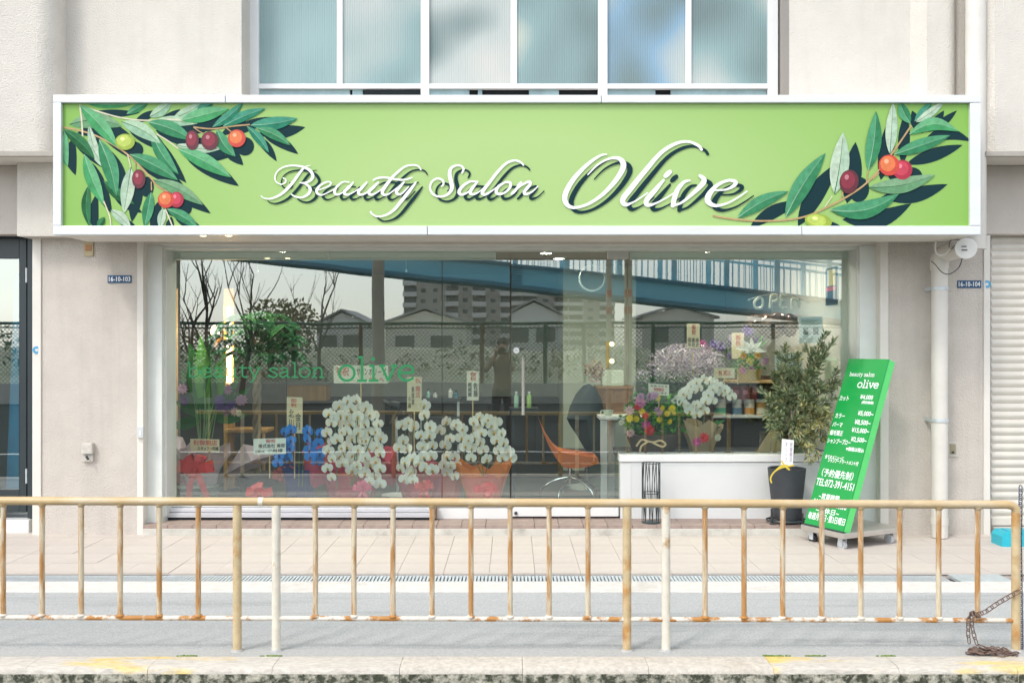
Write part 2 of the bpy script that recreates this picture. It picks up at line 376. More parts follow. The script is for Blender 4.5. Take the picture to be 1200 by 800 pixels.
# step in front of the shop: red-brown quarry tiles on a concrete riser
M_step = mat('step_concrete', (0.52,0.50,0.45), 0.9, var=0.12, vscale=12, bump=0.4, bscale=90, col2=(0.34,0.31,0.27), thr=(0.55,0.75), scale2=5)
M_quarry = mat('quarry_tile', (0.31, 0.235, 0.20), 0.7, var=0.15, vscale=10, bump=0.1, bscale=60)
yst = yb(7.81)
u = MB(); u.box(X(169, DL), X(1030, DL), yst, 0.5, -0.05, 0.066); stp = u.build('step', M_step, bd, bevel=0.006)
bt = MB(); bt.box(-0.094, 0.094, -0.094, 0.094, -0.02, 0.006); o = bt.build('tile', M_quarry); qme = o.data; bpy.data.objects.remove(o)
x = X(169, DL)+0.1
while x < X(1030, DL)-0.09:
    for jj in range(2):
        link_mesh('tile', qme, stp, (x, yst+0.10+jj*0.192, 0.066+rng.uniform(-.001,.001)))
    x += 0.192
# ------------------------------------------------ upper window: frosted ribbed panes in white aluminium
def frosted(name, seed, stops, dark):
    m = bpy.data.materials.new(name); m.use_nodes = True; t = m.node_tree; N = t.nodes; b = N['Principled BSDF']
    tc = N.new('ShaderNodeTexCoord'); mp = N.new('ShaderNodeMapping'); mp.inputs['Location'].default_value = (seed*3.7, seed*1.3, seed*2.1)
    t.links.new(tc.outputs['Object'], mp.inputs[0])
    n = N.new('ShaderNodeTexNoise'); n.inputs['Scale'].default_value = 1.25; n.inputs['Detail'].default_value = 1.0; t.links.new(mp.outputs[0], n.inputs['Vector'])
    rp = N.new('ShaderNodeValToRGB'); el = rp.color_ramp.elements
    for i, (p_, c_) in enumerate(stops):
        e_ = el[i] if i < 2 else el.new(p_)
        e_.position = p_; e_.color = (*c_, 1)
    t.links.new(n.outputs['Fac'], rp.inputs[0]); t.links.new(rp.outputs[0], b.inputs['Base Color'])
    b.inputs['Roughness'].default_value = 0.28
    wv = N.new('ShaderNodeTexWave'); wv.inputs['Scale'].default_value = 17; wv.inputs['Distortion'].default_value = 0.4; t.links.new(tc.outputs['Object'], wv.inputs['Vector'])
    bp = N.new('ShaderNodeBump'); bp.inputs['Strength'].default_value = 0.35; bp.inputs['Distance'].default_value = 0.005
    t.links.new(wv.outputs['Fac'], bp.inputs['Height']); t.links.new(bp.outputs[0], b.inputs['Normal'])
    return m
DW = DC + 0.25
win = thing('window', None, None, (0, yb(DW), wz0)); win.parent = bd; win.location = wl(win) - wl(bd)
fr = MB()
def wbar(a, b, c, e, dd=0.0, t=0.07): fr.pbox(a, b, c, e, DW+dd, t)
wbar(292, 303, -60, 112); wbar(900, 912, -60, 112)
for a_, b_ in ((493, 503), (701, 712)): wbar(a_, b_, -60, 112, 0.002)
for a_, b_ in ((394.5, 401.5), (598.5, 606), (803.5, 810.5)): wbar(a_, b_, -60, 98, 0.012, 0.04)
wbar(303, 900, 98, 104, 0.008, 0.05); wbar(303, 900, -66, -60, 0.008)
fr.build('window_frame', M_alu, win, bevel=0.004)
teal, pale, dk, blue, skin = (0.20,0.30,0.30), (0.38,0.42,0.40), (0.12,0.175,0.175), (0.18,0.30,0.40), (0.46,0.46,0.43)
specs = [(303,394.5,[(0.3,teal),(0.7,(0.30,0.42,0.42))]), (401.5,493,[(0.30,dk),(0.45,teal),(0.62,pale)]), (503,598.5,[(0.3,dk),(0.45,pale),(0.6,skin)]),
         (606,701,[(0.3,dk),(0.5,teal),(0.64,(0.48,0.50,0.42))]), (712,803.5,[(0.32,dk),(0.46,blue),(0.62,pale)]), (810.5,900,[(0.35,dk),(0.5,teal),(0.65,pale)])]
for k, (a_, b_, stp_) in enumerate(specs):
    p = MB(); p.pbox(a_, b_, -60, 98, DW+0.03, 0.006); p.build('frosted_pane', frosted('frosted_%d' % k, k+1, stp_, dk), win)
p = MB()
for a_, b_ in ((303, 410), (413, 425), (503, 550), (560, 565), (620,655), (712,768), (786, 898)):
    p = MB(); p.pbox(a_, b_, 104.5, 112, DW+0.04, 0.02); p.build('lower_panel', mat('lower_teal_panel', (0.25,0.36,0.38), 0.4, var=0.2, vscale=6), win)
p = MB(); p.pbox(284, 292.5, -60, 112, DW+0.02, 0.05); p.build('jamb_strip', mat('grey_jamb', (0.20,0.22,0.22), 0.6), win)
p = MB(); p.pbox(290, 915, -66, 118, DW+0.10, 0.05); p.build('room_behind', M_dark, win)
p = MB()
for k in range(44): p.tube([P(426+k*1.5, 105, DW+0.025), P(426+k*1.5+3, 112, DW+0.025)], 0.0025, 4)
for k in range(44): p.tube([P(429+k*1.5, 105, DW+0.022), P(429+k*1.5-3, 112, DW+0.022)], 0.0025, 4)
p.build('mesh_screen', M_blk, win)

# ------------------------------------------------ dark glazed door at the left edge, roller shutter at the right edge
DD = 7.98
dr_ = thing('door', None, None, (X(0, DD), yb(DD), 0.05)); dr_.parent = bd; dr_.location = wl(dr_) - wl(bd)
p = MB(); p.pbox(22.5, 31, 279, 600, DD+0.012, 0.05); p.pbox(-80, 22.5, 279, 303, DD+0.012, 0.05); p.pbox(-80, 22.5, 573, 600, DD+0.012, 0.05)
p.build('door_leaf', M_blk, dr_, bevel=0.004)
p = MB(); p.pbox(32, 38, 277, 607, DD-0.01, 0.12); p.pbox(-80, 32, 275.5, 278.5, DD-0.01, 0.12); p.build('door_frame', M_blk, dr_, bevel=0.003)
for yy in (314, 549):
    p = MB(); p.tube([P(31, yy, DD), P(31, yy+17, DD)], 0.008, 10); p.build('hinge', M_galv, dr_, smooth=True)
G_door = glass('door_glass', 0.30, (0.72, 0.82, 0.84)); G_clear = clear('door_glass_rear', (1, 1, 1))
p = MB(); p.pbox(-80, 22.4, 303.1, 572.9, DD+0.03, 0.008); p.m = [1,1,0,1,1,1]; p.build('glass_pane', [G_door, G_clear], dr_)
p = MB(); p.add([P(22, 320, DD+0.2), P(22, 572, DD+0.2), P(7, 572, DD+0.25), P(17, 322, DD+0.25)], [(0,1,2,3)])
p.add([P(22, 320, DD+0.21), P(22, 572, DD+0.21), P(7, 572, DD+0.26), P(17, 322, DD+0.26)], [(3,2,1,0)])
p.build('blue_banner', mat('blue_banner_cloth', (0.03,0.22,0.36), 0.7, var=0.15, vscale=4), label='blue banner standing inside the dark glass door at the left edge', cat='banner')
p = MB(); p.pbox(-80, 38, 270, 612, DD+1.2, 0.05); p.build('inner_wall', mat('dim_room', (0.10,0.11,0.11), 0.8), dr_)
M_marb = mat('white_marble', (0.66,0.67,0.65), 0.4, var=0.06, vscale=6, col2=(0.45,0.47,0.46), thr=(0.5,0.7), scale2=4)
p = MB(); p.box(X(-80, DD), X(38, DD), yb(DD)-0.06, 0.5, -0.03, Z(607.5, DD)); p.build('door_step', M_marb, bd, bevel=0.005)
sh = thing('roller_shutter', None, None, (X(1250, 7.95), yb(7.95), 0)); sh.parent = bd; sh.location = wl(sh) - wl(bd)
M_shut = mat('shutter_slat_paint', (0.60,0.565,0.505), 0.5, var=0.05, vscale=7, col2=(0.45,0.41,0.36), thr=(0.6,0.8), scale2=3)
pitch = 9.4; yy = 275.5; sm = None; k = 0
ps = pitch/F*7.95
while yy < 606:
    if sm is None:
        b = MB(); n = 6; prof = []
        for i in range(n+1):
            t = i/n; prof.append((-0.013*math.sin(math.pi*min(1, t*1.15)) if t < .87 else 0.004, ps*(0.5 - t)))
        x0, x1 = X(1161, 7.95), X(1400, 7.95)
        for yv, zv in prof: b.v += [Vector((x0, yv, zv)), Vector((x1, yv, zv))]
        for i in range(n): b.f.append([2*i, 2*i+2, 2*i+3, 2*i+1]); b.m.append(0)
        e = len(b.v); b.v += [Vector((x0, .02, prof[0][1])), Vector((x1, .02, prof[0][1])), Vector((x0, .02, prof[-1][1])), Vector((x1, .02, prof[-1][1]))]
        b.f += [[0,1,e+1,e], [2*n, e+2, e+3, 2*n+1], [e, e+1, e+3, e+2]]; b.m += [0,0,0]
        me = bpy.data.meshes.new('slat'); me.from_pydata(b.v, [], b.f); me.materials.append(M_shut); me.update(); sm = me
    link_mesh('slat', sm, sh, (0, yb(7.95), Z(yy+pitch/2, 7.95))); yy += pitch
p = MB(); p.box(X(1161,7.95), X(1400,7.95), yb(7.95)-0.015, yb(7.95)+0.03, 0.07, 0.13); p.build('bottom_rail', M_shut, sh, bevel=0.004)
p = MB(); p.box(X(1161,7.95), X(1400,7.95), yb(7.95)-0.10, 0.5, -0.03, 0.06); p.build('shutter_sill', M_step, bd, bevel=0.004)
# ---------------------------------------------------------------- the glazed shop front
DG = 8.15; GY = yb(DG)              # glass plane
sf = thing('shop_front', None, None, (0, GY, 0.07)); sf.parent = bd; sf.location = wl(sf) - wl(bd)
DF = 7.93
p = MB(); p.pbox(169, 190, 287.5, 622, DF, 0.24); p.build('jamb', M_frame, sf, bevel=0.004)
p = MB(); p.pbox(1007.5, 1030, 287.5, 622, DF, 0.24); p.build('jamb', M_frame, sf, bevel=0.004)
p = MB(); p.pbox(169, 1030, 278, 287.0, DF-0.01, 0.26); p.build('head_frame', M_trim, sf, bevel=0.004)
p = MB(); p.pbox(190.4, 1007, 287.5, 292, DF+0.05, 0.24); p.build('head_trim', M_frame, sf, bevel=0.003)
p = MB(); p.pbox(190.4, 195, 292.2, 605, DF+0.06, 0.24); p.build('side_bead', M_frame, sf, bevel=0.002); p = MB(); p.pbox(1003.5, 1007, 292.2, 605, DF+0.06, 0.24); p.build('side_bead', M_frame, sf, bevel=0.002)
G_shop = glass('shop_glass', 0.235, (0.87, 0.97, 0.91)); G_back = clear('shop_glass_rear', (1, 1, 1))
M_edge = mat('green_glass_edge', (0.05, 0.11, 0.08), 0.2)
def pane(a, b, c, e, parent=None, tilt=0.0):
    p = MB(); p.pbox(a, b, c, e, DG, 0.010); p.m = [2,2,0,2,1,2]
    if tilt:
        cx = X((a+b)/2, DG)
        for v in p.v: v.y += (v.x-cx)*tilt
    return p.build('glass_pane', [G_shop, G_back, M_edge], parent or sf)
pane(194.5, 517.6, 291.5, 586, tilt=0.0006); pane(518.6, 597.5, 291.5, 586, tilt=-0.0015)
pane(736, 1004, 291.5, 534, tilt=-0.0005)
door = thing('glass_door', None, None, (X(666, DG), GY, 0.07)); door.parent = bd; door.location = wl(door) - wl(bd)
pane(599.2, 734.6, 291.5, 587, door, tilt=0.0022)
p = MB(); p.pbox(600, 725, 586.5, 605, DG-0.03, 0.06); p.build('bottom_rail', M_white, door, bevel=0.004)
p = MB(); p.pbox(712, 736.5, 291.2, 303, DG-0.025, 0.055); p.build('pivot_fitting', mat('brushed_steel', (0.55,0.54,0.50), 0.4, metal=0.7), door, bevel=0.003)
M_pole = mat('pale_handle', (0.36,0.35,0.31), 0.35, var=0.05)
p = MB(); p.tube([P(613, 419, DG-0.05), P(613, 486, DG-0.05)], 0.012, 12); p.tube([P(613, 428, DG-0.05), P(613, 428, DG+0.005)], 0.008, 8); p.tube([P(613, 478, DG-0.05), P(613, 478, DG+0.005)], 0.008, 8)
p.build('handle', M_pole, door, smooth=True)
p = MB(); p.tube([P(605, 410.5, DG-0.012), P(605, 410.5, DG+0.0)], 0.024, 18); p.build('lock_rosette', M_white, door, smooth=True)
p = MB(); p.tube([P(605, 410.5, DG-0.016), P(605, 410.5, DG-0.01)], 0.012, 14); p.build('lock_core', M_galv, door, smooth=True)
p = MB(); p.tube([P(604.5, 601, DG-0.045), P(604.5, 601, DG-0.02)], 0.014, 12); p.build('door_stop', M_blk, door, smooth=True)
# sill under the left panes, aluminium threshold box, knee wall on the right
p = MB(); p.pbox(190.4, 599, 586.2, 594, DG-0.04, 0.10); p.build('sill_board', M_white, sf, bevel=0.004)
M_thr = mat('worn_aluminium', (0.56,0.56,0.585), 0.45, metal=0.25, var=0.08, vscale=10, col2=(0.36,0.29,0.20), thr=(0.62,0.72), scale2=9, stretch=(0.4,1,2))
p = MB(); p.pbox(191, 508, 595.5, 600, DG-0.09, 0.12); p.pbox(191, 508, 601, 606.2, DG-0.11, 0.12); p.build('threshold_rail', M_thr, sf, bevel=0.003)
p = MB(); p.pbox(508.2, 511.3, 594.5, 607.5, DG-0.115, 0.12); p.build('threshold_end', mat('rust_brown', (0.20,0.10,0.05), 0.8, var=0.3, vscale=30), sf)
p = MB(); p.pbox(191, 511, 606.3, 612.5, DG-0.085, 0.10); p.build('threshold_gap_shade', M_dark, sf)  # solid black strip; the shade under the threshold is painted by its colour
p = MB(); p.pbox(511.5, 599, 594.3, 609, DG-0.03, 0.10); p.build('kick_plate', M_white, sf, bevel=0.003)
p = MB(); p.pbox(726, 1007, 533, 541, DG-0.05, 0.16); p.build('knee_wall_cap', M_white, sf, bevel=0.005)
p = MB(); p.pbox(727, 1007, 541.3, 610, DG-0.035, 0.13); p.build('knee_wall', mat('knee_wall_white', (0.64,0.65,0.64), 0.5, var=0.03, vscale=2), sf, bevel=0.004)
p = MB()
for a_, b_, c_, e_ in ((739, 1000, 544, 545), (739, 740, 545, 607)): p.pbox(a_, b_, c_, e_, DG-0.038, 0.004)
p.build('panel_line', mat('panel_line', (0.60,0.61,0.60), 0.6), sf)
# blind boxes inside the glass, dangling pulls
M_blind = mat('blind_box_aluminium', (0.66,0.70,0.67), 0.4, metal=0.0, var=0.04)
for a_, b_ in ((196, 386), (387, 581), (739, 1002)):
    p = MB(); p.pbox(a_, b_, 295.5, 302.5, DG+0.05, 0.06); p.pbox(a_, b_, 302.6, 304, DG+0.045, 0.07); p.build('blind_box', M_blind, sf, bevel=0.003)
for x_ in (302, 476):
    p = MB(); p.tube([P(x_, 303, DG+0.06), P(x_, 315, DG+0.06)], 0.0015, 5); p.lathe(P(x_, 319, DG+0.06), [(0.011,0),(0.009,0.008),(0.003,0.026)], 10)
    p.build('blind_pull', mat('clear_plastic', (0.62,0.66,0.64), 0.2), sf, smooth=True)
# ------------------------------------------------ slab-serif lettering
SW = 0.135
def el(cx, cy, rx, ry, a0=0, a1=360, n=22): return [(cx+rx*math.cos(R(a0+(a1-a0)*i/n)), cy+ry*math.sin(R(a0+(a1-a0)*i/n))) for i in range(n+1)]
def crv(*pts): return spline(pts, 6)
GL = {
 'o': (1.02, [el(.5,.5,.43,.44)]),
 'a': (1.0, [crv((.14,.80),(.40,.94),(.66,.84),(.72,.6),(.72,.12)), [(.70,.07),(.92,.07)], crv((.72,.56),(.36,.53),(.11,.28),(.33,.06),(.72,.24))]),
 'b': (1.08, [[(.22,0),(.22,1.46)], [(.02,1.42),(.22,1.42)], el(.6,.5,.39,.44)]),
 'e': (1.0, [[(.1,.52),(.88,.52)], crv((.88,.52),(.80,.82),(.50,.94),(.18,.78),(.07,.48),(.20,.18),(.52,.06),(.90,.22))]),
 'i': (.64, [[(.33,.06),(.33,.95)], [(.08,.93),(.36,.93)], [(.06,.06),(.60,.06)], 'dot']),
 'l': (.64, [[(.33,.06),(.33,1.46)], [(.08,1.42),(.36,1.42)], [(.06,.06),(.60,.06)]]),
 'n': (1.12, [[(.24,.06),(.24,.95)], [(.04,.93),(.26,.93)], [(.04,.06),(.46,.06)], crv((.24,.68),(.44,.90),(.66,.93),(.84,.72),(.85,.06)), [(.66,.06),(1.06,.06)]]),
 's': (.88, [crv((.76,.78),(.46,.94),(.16,.76),(.44,.54),(.74,.32),(.68,.12),(.40,.06),(.10,.22)), [(.77,.70),(.77,.93)], [(.10,.08),(.10,.31)]]),
 't': (.78, [crv((.32,1.26),(.32,.6),(.34,.2),(.50,.06),(.74,.12)), [(.06,.93),(.70,.93)]]),
 'u': (1.12, [crv((.22,.95),(.22,.32),(.36,.08),(.62,.10),(.84,.34)), [(.84,.95),(.84,.06)], [(.02,.93),(.22,.93)], [(.62,.93),(.84,.93)], [(.84,.06),(1.06,.06)]]),
 'v': (1.04, [[(.14,.92),(.51,.04)], [(.51,.04),(.88,.92)], [(.0,.93),(.34,.93)], [(.68,.93),(1.02,.93)]]),
 'y': (1.04, [[(.14,.92),(.52,.04)], crv((.88,.92),(.50,-.02),(.36,-.36),(.12,-.38)), [(.0,.93),(.34,.93)], [(.68,.93),(1.02,.93)]]),
 ' ': (.55, [])}
def slab_text(mb, s, fn, x0, x1, yb_, xh, sw=SW, m=0):
    """fn(px, py, lift) -> world; baseline yb_, x-height xh, both in photo pixels"""
    tot = sum(GL[c][0] for c in s); kx = (x1-x0)/tot; cx = 0; l = 0
    for c in s:
        adv, st = GL[c]
        for q in st:
            l += 0.0004
            if q == 'dot':
                mb.add([fn(x0+(cx+.31+.12*math.cos(k*.6283))*kx, yb_-(1.32+.12*math.sin(k*.6283))*xh, l) for k in range(10)], [tuple(range(10))[::-1]], m); continue
            stroke(mb, [(x0+(cx+a)*kx, yb_-b*xh, sw*xh) for a, b in q], fn, m, l, caps=False)
        cx += adv
M_letgr = mat('green_vinyl', (0.02, 0.27, 0.09), 0.5)
def gfn(x, y, l): q = P(x, y, DG); return Vector((q.x, GY-0.0015-l*0.2, q.z))
b = MB(); slab_text(b, 'beauty salon', gfn, 219, 381, 442.5, 12.5); b.build('lettering', M_letgr, sf)
b = MB(); slab_text(b, 'olive', gfn, 396, 487, 447, 20, sw=0.15); b.build('lettering', M_letgr, sf)
# paper notices stuck inside the glass on the right
M_paper = mat('white_paper', (0.78,0.80,0.77), 0.7, var=0.02)
M_ink = mat('grey_ink', (0.20,0.24,0.22), 0.8); M_redink = mat('red_ink', (0.55,0.06,0.05), 0.7); M_blkink = mat('black_ink', (0.03,0.03,0.03), 0.7)
for (a_, b_, c_, e_, lb) in ((936, 964, 371, 402, 'white paper notice with two small pictures taped inside the shop glass'), (908, 940, 414, 442, 'white paper notice behind the olive tree inside the shop glass')):
    t = thing('paper_notice', lb, 'notice', P((a_+b_)/2, e_, DG+0.03), 'paper notices on the glass')
    p = MB(); p.pbox(a_, b_, c_, e_, DG+0.03, 0.002); p.build('sheet', M_paper, t)
    p = MB()
    for q in range(2): p.pbox(a_+5+q*12, a_+11+q*12, c_+13, c_+21, DG+0.0285, 0.001)
    for q in range(5): p.pbox(a_+3, b_-3-q % 3*3, c_+3+q*1.6, c_+3.6+q*1.6, DG+0.0285, 0.001)
    p.build('print', M_ink, t)

# ---------------------------------------------------------------- the big sign
DS = 7.10
sign = thing('shop_sign', 'wide green box sign with olive branches and white script lettering above the shop front', 'sign', P(606, 275, DS))
def gradient_green():
    m = bpy.data.materials.new('sign_print_green'); m.use_nodes = True; t = m.node_tree; N = t.nodes; b = N['Principled BSDF']
    tc = N.new('ShaderNodeTexCoord'); mp = N.new('ShaderNodeMapping'); mp.inputs['Scale'].default_value = (0.25, 0, 0.62); mp.inputs['Location'].default_value = (0, 0, -0.16)
    g_ = N.new('ShaderNodeTexGradient'); g_.gradient_type = 'SPHERICAL'; t.links.new(tc.outputs['Object'], mp.inputs[0]); t.links.new(mp.outputs[0], g_.inputs[0])
    rp = N.new('ShaderNodeValToRGB'); rp.color_ramp.elements[0].color = (0.155, 0.365, 0.028, 1); rp.color_ramp.elements[1].color = (0.345, 0.50, 0.175, 1)
    rp.color_ramp.elements[1].position = 0.72
    t.links.new(g_.outputs['Fac'], rp.inputs[0]); t.links.new(rp.outputs[0], b.inputs['Base Color']); b.inputs['Roughness'].default_value = 0.4
    return m
M_sgr = gradient_green()
p = MB(); p.pbox(70, 1140, 118, 267, DS+0.03, 0.02); p.build('sign_face', M_sgr, sign)
p = MB(); p.pbox(64, 1147, 113, 273.5, DS+0.052, 0.53); p.build('sign_body', M_alu, sign)
p = MB(); q0, q1 = P(66, 273.5, DS+.052), P(1145, 273.5, DS+.052); p.box(q0.x, q1.x, q0.y+.003, q0.y+.52, q0.z-.006, q0.z-.0005); p.build('underside_panel', M_trim, sign)
for x_ in (238, 268):
    q = P(x_, 273.5, DS+.10); p = MB(); p.lathe((q.x, q.y, q0.z-.014), [(.020,0),(.026,.008)], 14); p.build('spot_lamp', mat('spot_lamp_warm', (1,.82,.5), .4, emit=2.5), sign, smooth=True)
def bar(a, b, c, e): q = MB(); q.pbox(a, b, c, e, DS, 0.05); return q.build('frame_bar', M_fr_s, sign, bevel=0.005)
M_fr_s = mat('sign_frame_aluminium', (0.65,0.67,0.68), 0.35, metal=0.1, var=0.04, vscale=4, col2=(0.62,0.62,0.58), thr=(0.58,0.75), scale2=2.5, stretch=(0.5,1,3))
for a_, b_ in ((62, 263.7), (264.3, 704.6), (705.2, 1149.5)): bar(a_, b_, 111.3, 120.3)
for a_, b_ in ((62, 500.6), (501.2, 939.6), (940.2, 1149.5)): bar(a_, b_, 264.6, 275.2)
bar(62, 71.6, 120.5, 264.4); bar(1137.2, 1149.5, 120.5, 264.4)
FY = yb(DS+0.03)
def sfn(x, y, l): q = P(x, y, DS+0.03); return Vector((q.x, FY-0.001-l, q.z))
CL = (X(71, DS+.03), X(1138, DS+.03), Z(265, DS+.03), Z(120, DS+.03))
def clip_build(mb, name, mats, label=None):
    o = mb.build(name, mats, sign, label=label)
    bm = bmesh.new(); bm.from_mesh(o.data); off = wl(sign)
    for co, no in (((CL[0],0,0),(-1,0,0)), ((CL[1],0,0),(1,0,0)), ((0,0,CL[2]),(0,0,-1)), ((0,0,CL[3]),(0,0,1))):
        bmesh.ops.bisect_plane(bm, geom=bm.verts[:]+bm.edges[:]+bm.faces[:], plane_co=Vector(co)-off, plane_no=no, clear_outer=True)
    bm.to_mesh(o.data); bm.free(); return o
M_pshadow = mat('printed_shadow_ink', (0.008, 0.032, 0.038), 0.6, spec=.12)
M_pwhite = mat('printed_white', (0.86, 0.87, 0.88), 0.4)
def leafset(name, dark, light, vein):
    return (mat(name+'_half', dark, 0.6, spec=.15, var=0.22, vscale=22, stretch=(1,1,1)), mat(name+'_half_light', light, 0.6, spec=.15, var=0.2, vscale=26))
LEAF = {'d': leafset('print_leaf_dark', (0.017,0.098,0.035), (0.035,0.154,0.063), 0), 'g': leafset('print_leaf_green', (0.035,0.189,0.084), (0.070,0.266,0.133), 0),
        'b': leafset('print_leaf_bright', (0.056,0.280,0.105), (0.126,0.364,0.175), 0), 't': leafset('print_leaf_teal', (0.021,0.175,0.105), (0.056,0.252,0.168), 0),
        'm': leafset('print_leaf_mint', (0.252,0.420,0.280), (0.350,0.490,0.336), 0), 'p': leafset('print_leaf_pale', (0.350,0.476,0.350), (0.420,0.518,0.392), 0),
        's': leafset('print_leaf_sage', (0.119,0.266,0.133), (0.182,0.322,0.182), 0)}
def leaf_pts(b, t, wd, bend, n=12):
    ax, ay = t[0]-b[0], t[1]-b[1]; L = math.hypot(ax, ay); ux, uy = ax/L, ay/L; nx, ny = -uy, ux; out = []
    for i in range(n+1):
        q = i/n; h = wd/2*(math.sin(math.pi*q**0.9)**0.85 if 0 < q < 1 else 0); cb = bend*L*math.sin(math.pi*q)
        cx, cy_ = b[0]+ax*q+nx*cb, b[1]+ay*q+ny*cb
        out.append(((cx+nx*h, cy_+ny*h), (cx, cy_), (cx-nx*h, cy_-ny*h)))
    return out
leaf_n = [0]
def print_leaf(b, t, wd, kind, bend=0.0, sh=(9, 10), shade=True):
    k = leaf_n[0]; leaf_n[0] += 1
    pts = leaf_pts(b, t, wd, bend); mb = MB(); l = 0.0022+0.00012*k
    for i in range(len(pts)-1):
        for s in (0, 1):
            q = [pts[i][s], pts[i+1][s], pts[i+1][s+1], pts[i][s+1]]
            mb.add([sfn(x, y, l) for x, y in q], [(0,1,2,3)], s)
    # midrib
    stroke(mb, [(pts[i][1][0], pts[i][1][1], max(0.35, wd*0.055*(1-i/len(pts)))) for i in range(len(pts)-1)], sfn, 2, l+0.00004, caps=False)
    clip_build(mb, 'printed_leaf', [LEAF[kind][0], LEAF[kind][1], LEAF['d' if kind in 'mps' else 'm'][0] if kind != 'd' else LEAF['g'][1]])
    if shade:
        for p3 in leaf_pts((b[0]+sh[0], b[1]+sh[1]), (t[0]+sh[0], t[1]+sh[1]), wd*1.0, bend): SH.append(p3)
        SH.append(None)
SH = []
z6 = lambda x, y: (60+x/4.85, 110+y/4.848)
z7 = lambda x, y: (200+x/4.85, 110+y/4.848)
z8 = lambda x, y: (850+x/4.0, 110+y/4.0)
for (f, b, t, wd, kd, bend) in (
  (z6,(105,175),(405,185),95,'s',-.10),(z6,(200,55),(460,60),42,'b',.02),(z6,(430,115),(560,45),46,'g',0),(z6,(560,132),(690,40),62,'m',.05),
  (z7,(15,140),(190,45),64,'m',.05),(z7,(150,95),(250,45),50,'t',0),(z7,(-120,170),(155,170),60,'m',-.05),(z7,(30,290),(300,308),52,'p',.05),
  (z6,(215,180),(300,425),50,'p',.05),(z6,(80,205),(95,415),70,'b',.10),(z6,(230,300),(300,420),46,'p',0),(z6,(215,520),(222,760),54,'d',.08),
  (z6,(300,495),(475,628),62,'d',.05),(z6,(570,215),(725,458),72,'g',.06),(z6,(75,205),(250,372),66,'d',-.05),(z6,(275,262),(372,580),92,'g',-.04),
  (z6,(190,345),(302,632),78,'b',.03),(z6,(400,160),(622,282),80,'m',-.06),(z6,(165,65),(380,305),82,'b',-.03),(z6,(550,160),(806,264),82,'g',-.05),
  (z6,(450,345),(722,492),80,'g',-.04),(z6,(582,490),(864,632),72,'s',-.05),(z6,(455,420),(415,680),78,'p',0),(z6,(570,560),(532,760),64,'g',0),
  (z6,(340,660),(455,765),58,'p',-.05),(z6,(640,650),(618,765),48,'p',0),(z6,(660,655),(840,765),62,'g',-.05),(z6,(265,760),(305,700),40,'d',0),
  (z7,(60,152),(335,85),80,'b',.0),(z7,(300,185),(540,85),58,'t',-.03),(z7,(240,190),(415,50),52,'t',.04),(z7,(455,180),(722,142),74,'t',.03),
  (z7,(490,195),(682,294),58,'g',-.06),(z7,(435,185),(560,336),50,'t',-.04),(z7,(265,205),(370,358),72,'g',.08),(z7,(45,315),(345,476),84,'b',-.03)):
    print_leaf(f(*b), f(*t), wd/4.85, kd, bend)
for (b, t, wd, kd, bend) in (
  ((865,140),(815,35),52,'g',-.05),((885,130),(965,35),44,'t',.05),((890,135),(1025,35),38,'p',.03),((770,285),(785,40),56,'p',0),((668,360),(705,82),72,'g',.03),
  ((860,190),(1092,178),62,'b',-.18),((790,285),(1052,196),62,'g',.0),((280,578),(468,278),84,'g',-.03),((510,470),(550,182),88,'p',.02),((55,582),(296,457),62,'g',-.05),
  ((670,440),(982,380),74,'s',.06),((488,545),(812,470),84,'g',.11)):
    print_leaf(z8(*b), z8(*t), wd/4.0, kd, bend, sh=(15, 11))
# printed shadows of the leaves, one sheet of ink each, just above the face
cur = []; li = 0
for q in SH + [None]:
    if q is None:
        if len(cur) > 1:
            shd = MB()
            for i in range(len(cur)-1):
                shd.add([sfn(*cur[i][0], 0.00002*li), sfn(*cur[i+1][0], 0.00002*li), sfn(*cur[i+1][2], 0.00002*li), sfn(*cur[i][2], 0.00002*li)], [(0,1,2,3)])
            clip_build(shd, 'printed_leaf_shadow', M_pshadow); li += 1
        cur = []
    else: cur.append(q)
# olives
OL = {'g': ((0.26,0.36,0.03),(0.40,0.50,0.08)), 'r': ((0.09,0.003,0.012),(0.20,0.008,0.025)), 'o': ((0.50,0.04,0.02),(0.62,0.15,0.04)), 'c': ((0.33,0.006,0.03),(0.47,0.03,0.06))}
def print_olive(c, rx, ry, kd, sh, ang=0.0):
    k = leaf_n[0]; leaf_n[0] += 1; l = 0.0024+0.00012*k; mb = MB()
    def ring(sx, dx, dy, l_):
        return [sfn(c[0]+dx+sx*(rx*math.cos(a)*math.cos(ang)-ry*math.sin(a)*math.sin(ang)), c[1]+dy+sx*(rx*math.cos(a)*math.sin(ang)+ry*math.sin(a)*math.cos(ang)), l_) for a in [j*math.pi/12 for j in range(24)]]
    mb.add(ring(1, 0, 0, l), [tuple(range(24))[::-1]], 0); mb.add(ring(.72, -rx*.12, -ry*.14, l+.00003), [tuple(range(24))[::-1]], 1); mb.add(ring(.22, -rx*.25, -ry*.38, l+.00006), [tuple(range(24))[::-1]], 2)
    a_, b_ = OL[kd]
    clip_build(mb, 'printed_olive', [mat('print_olive_'+kd, a_, .4, var=.15, vscale=30), mat('print_olive_light_'+kd, b_, .4, var=.15, vscale=30), mat('print_olive_gloss_'+kd, tuple(min(1, q*1.4+.15) for q in b_), .4)])
    shd = MB(); shd.add([Vector((q.x+sh[0]*7.13/F, FY-0.0011-0.0008-0.00002*k, q.z-sh[1]*7.13/F)) for q in ring(1.05, 0, 0, 0)], [tuple(range(24))[::-1]], 0); clip_build(shd, 'printed_olive_shadow', M_pshadow)
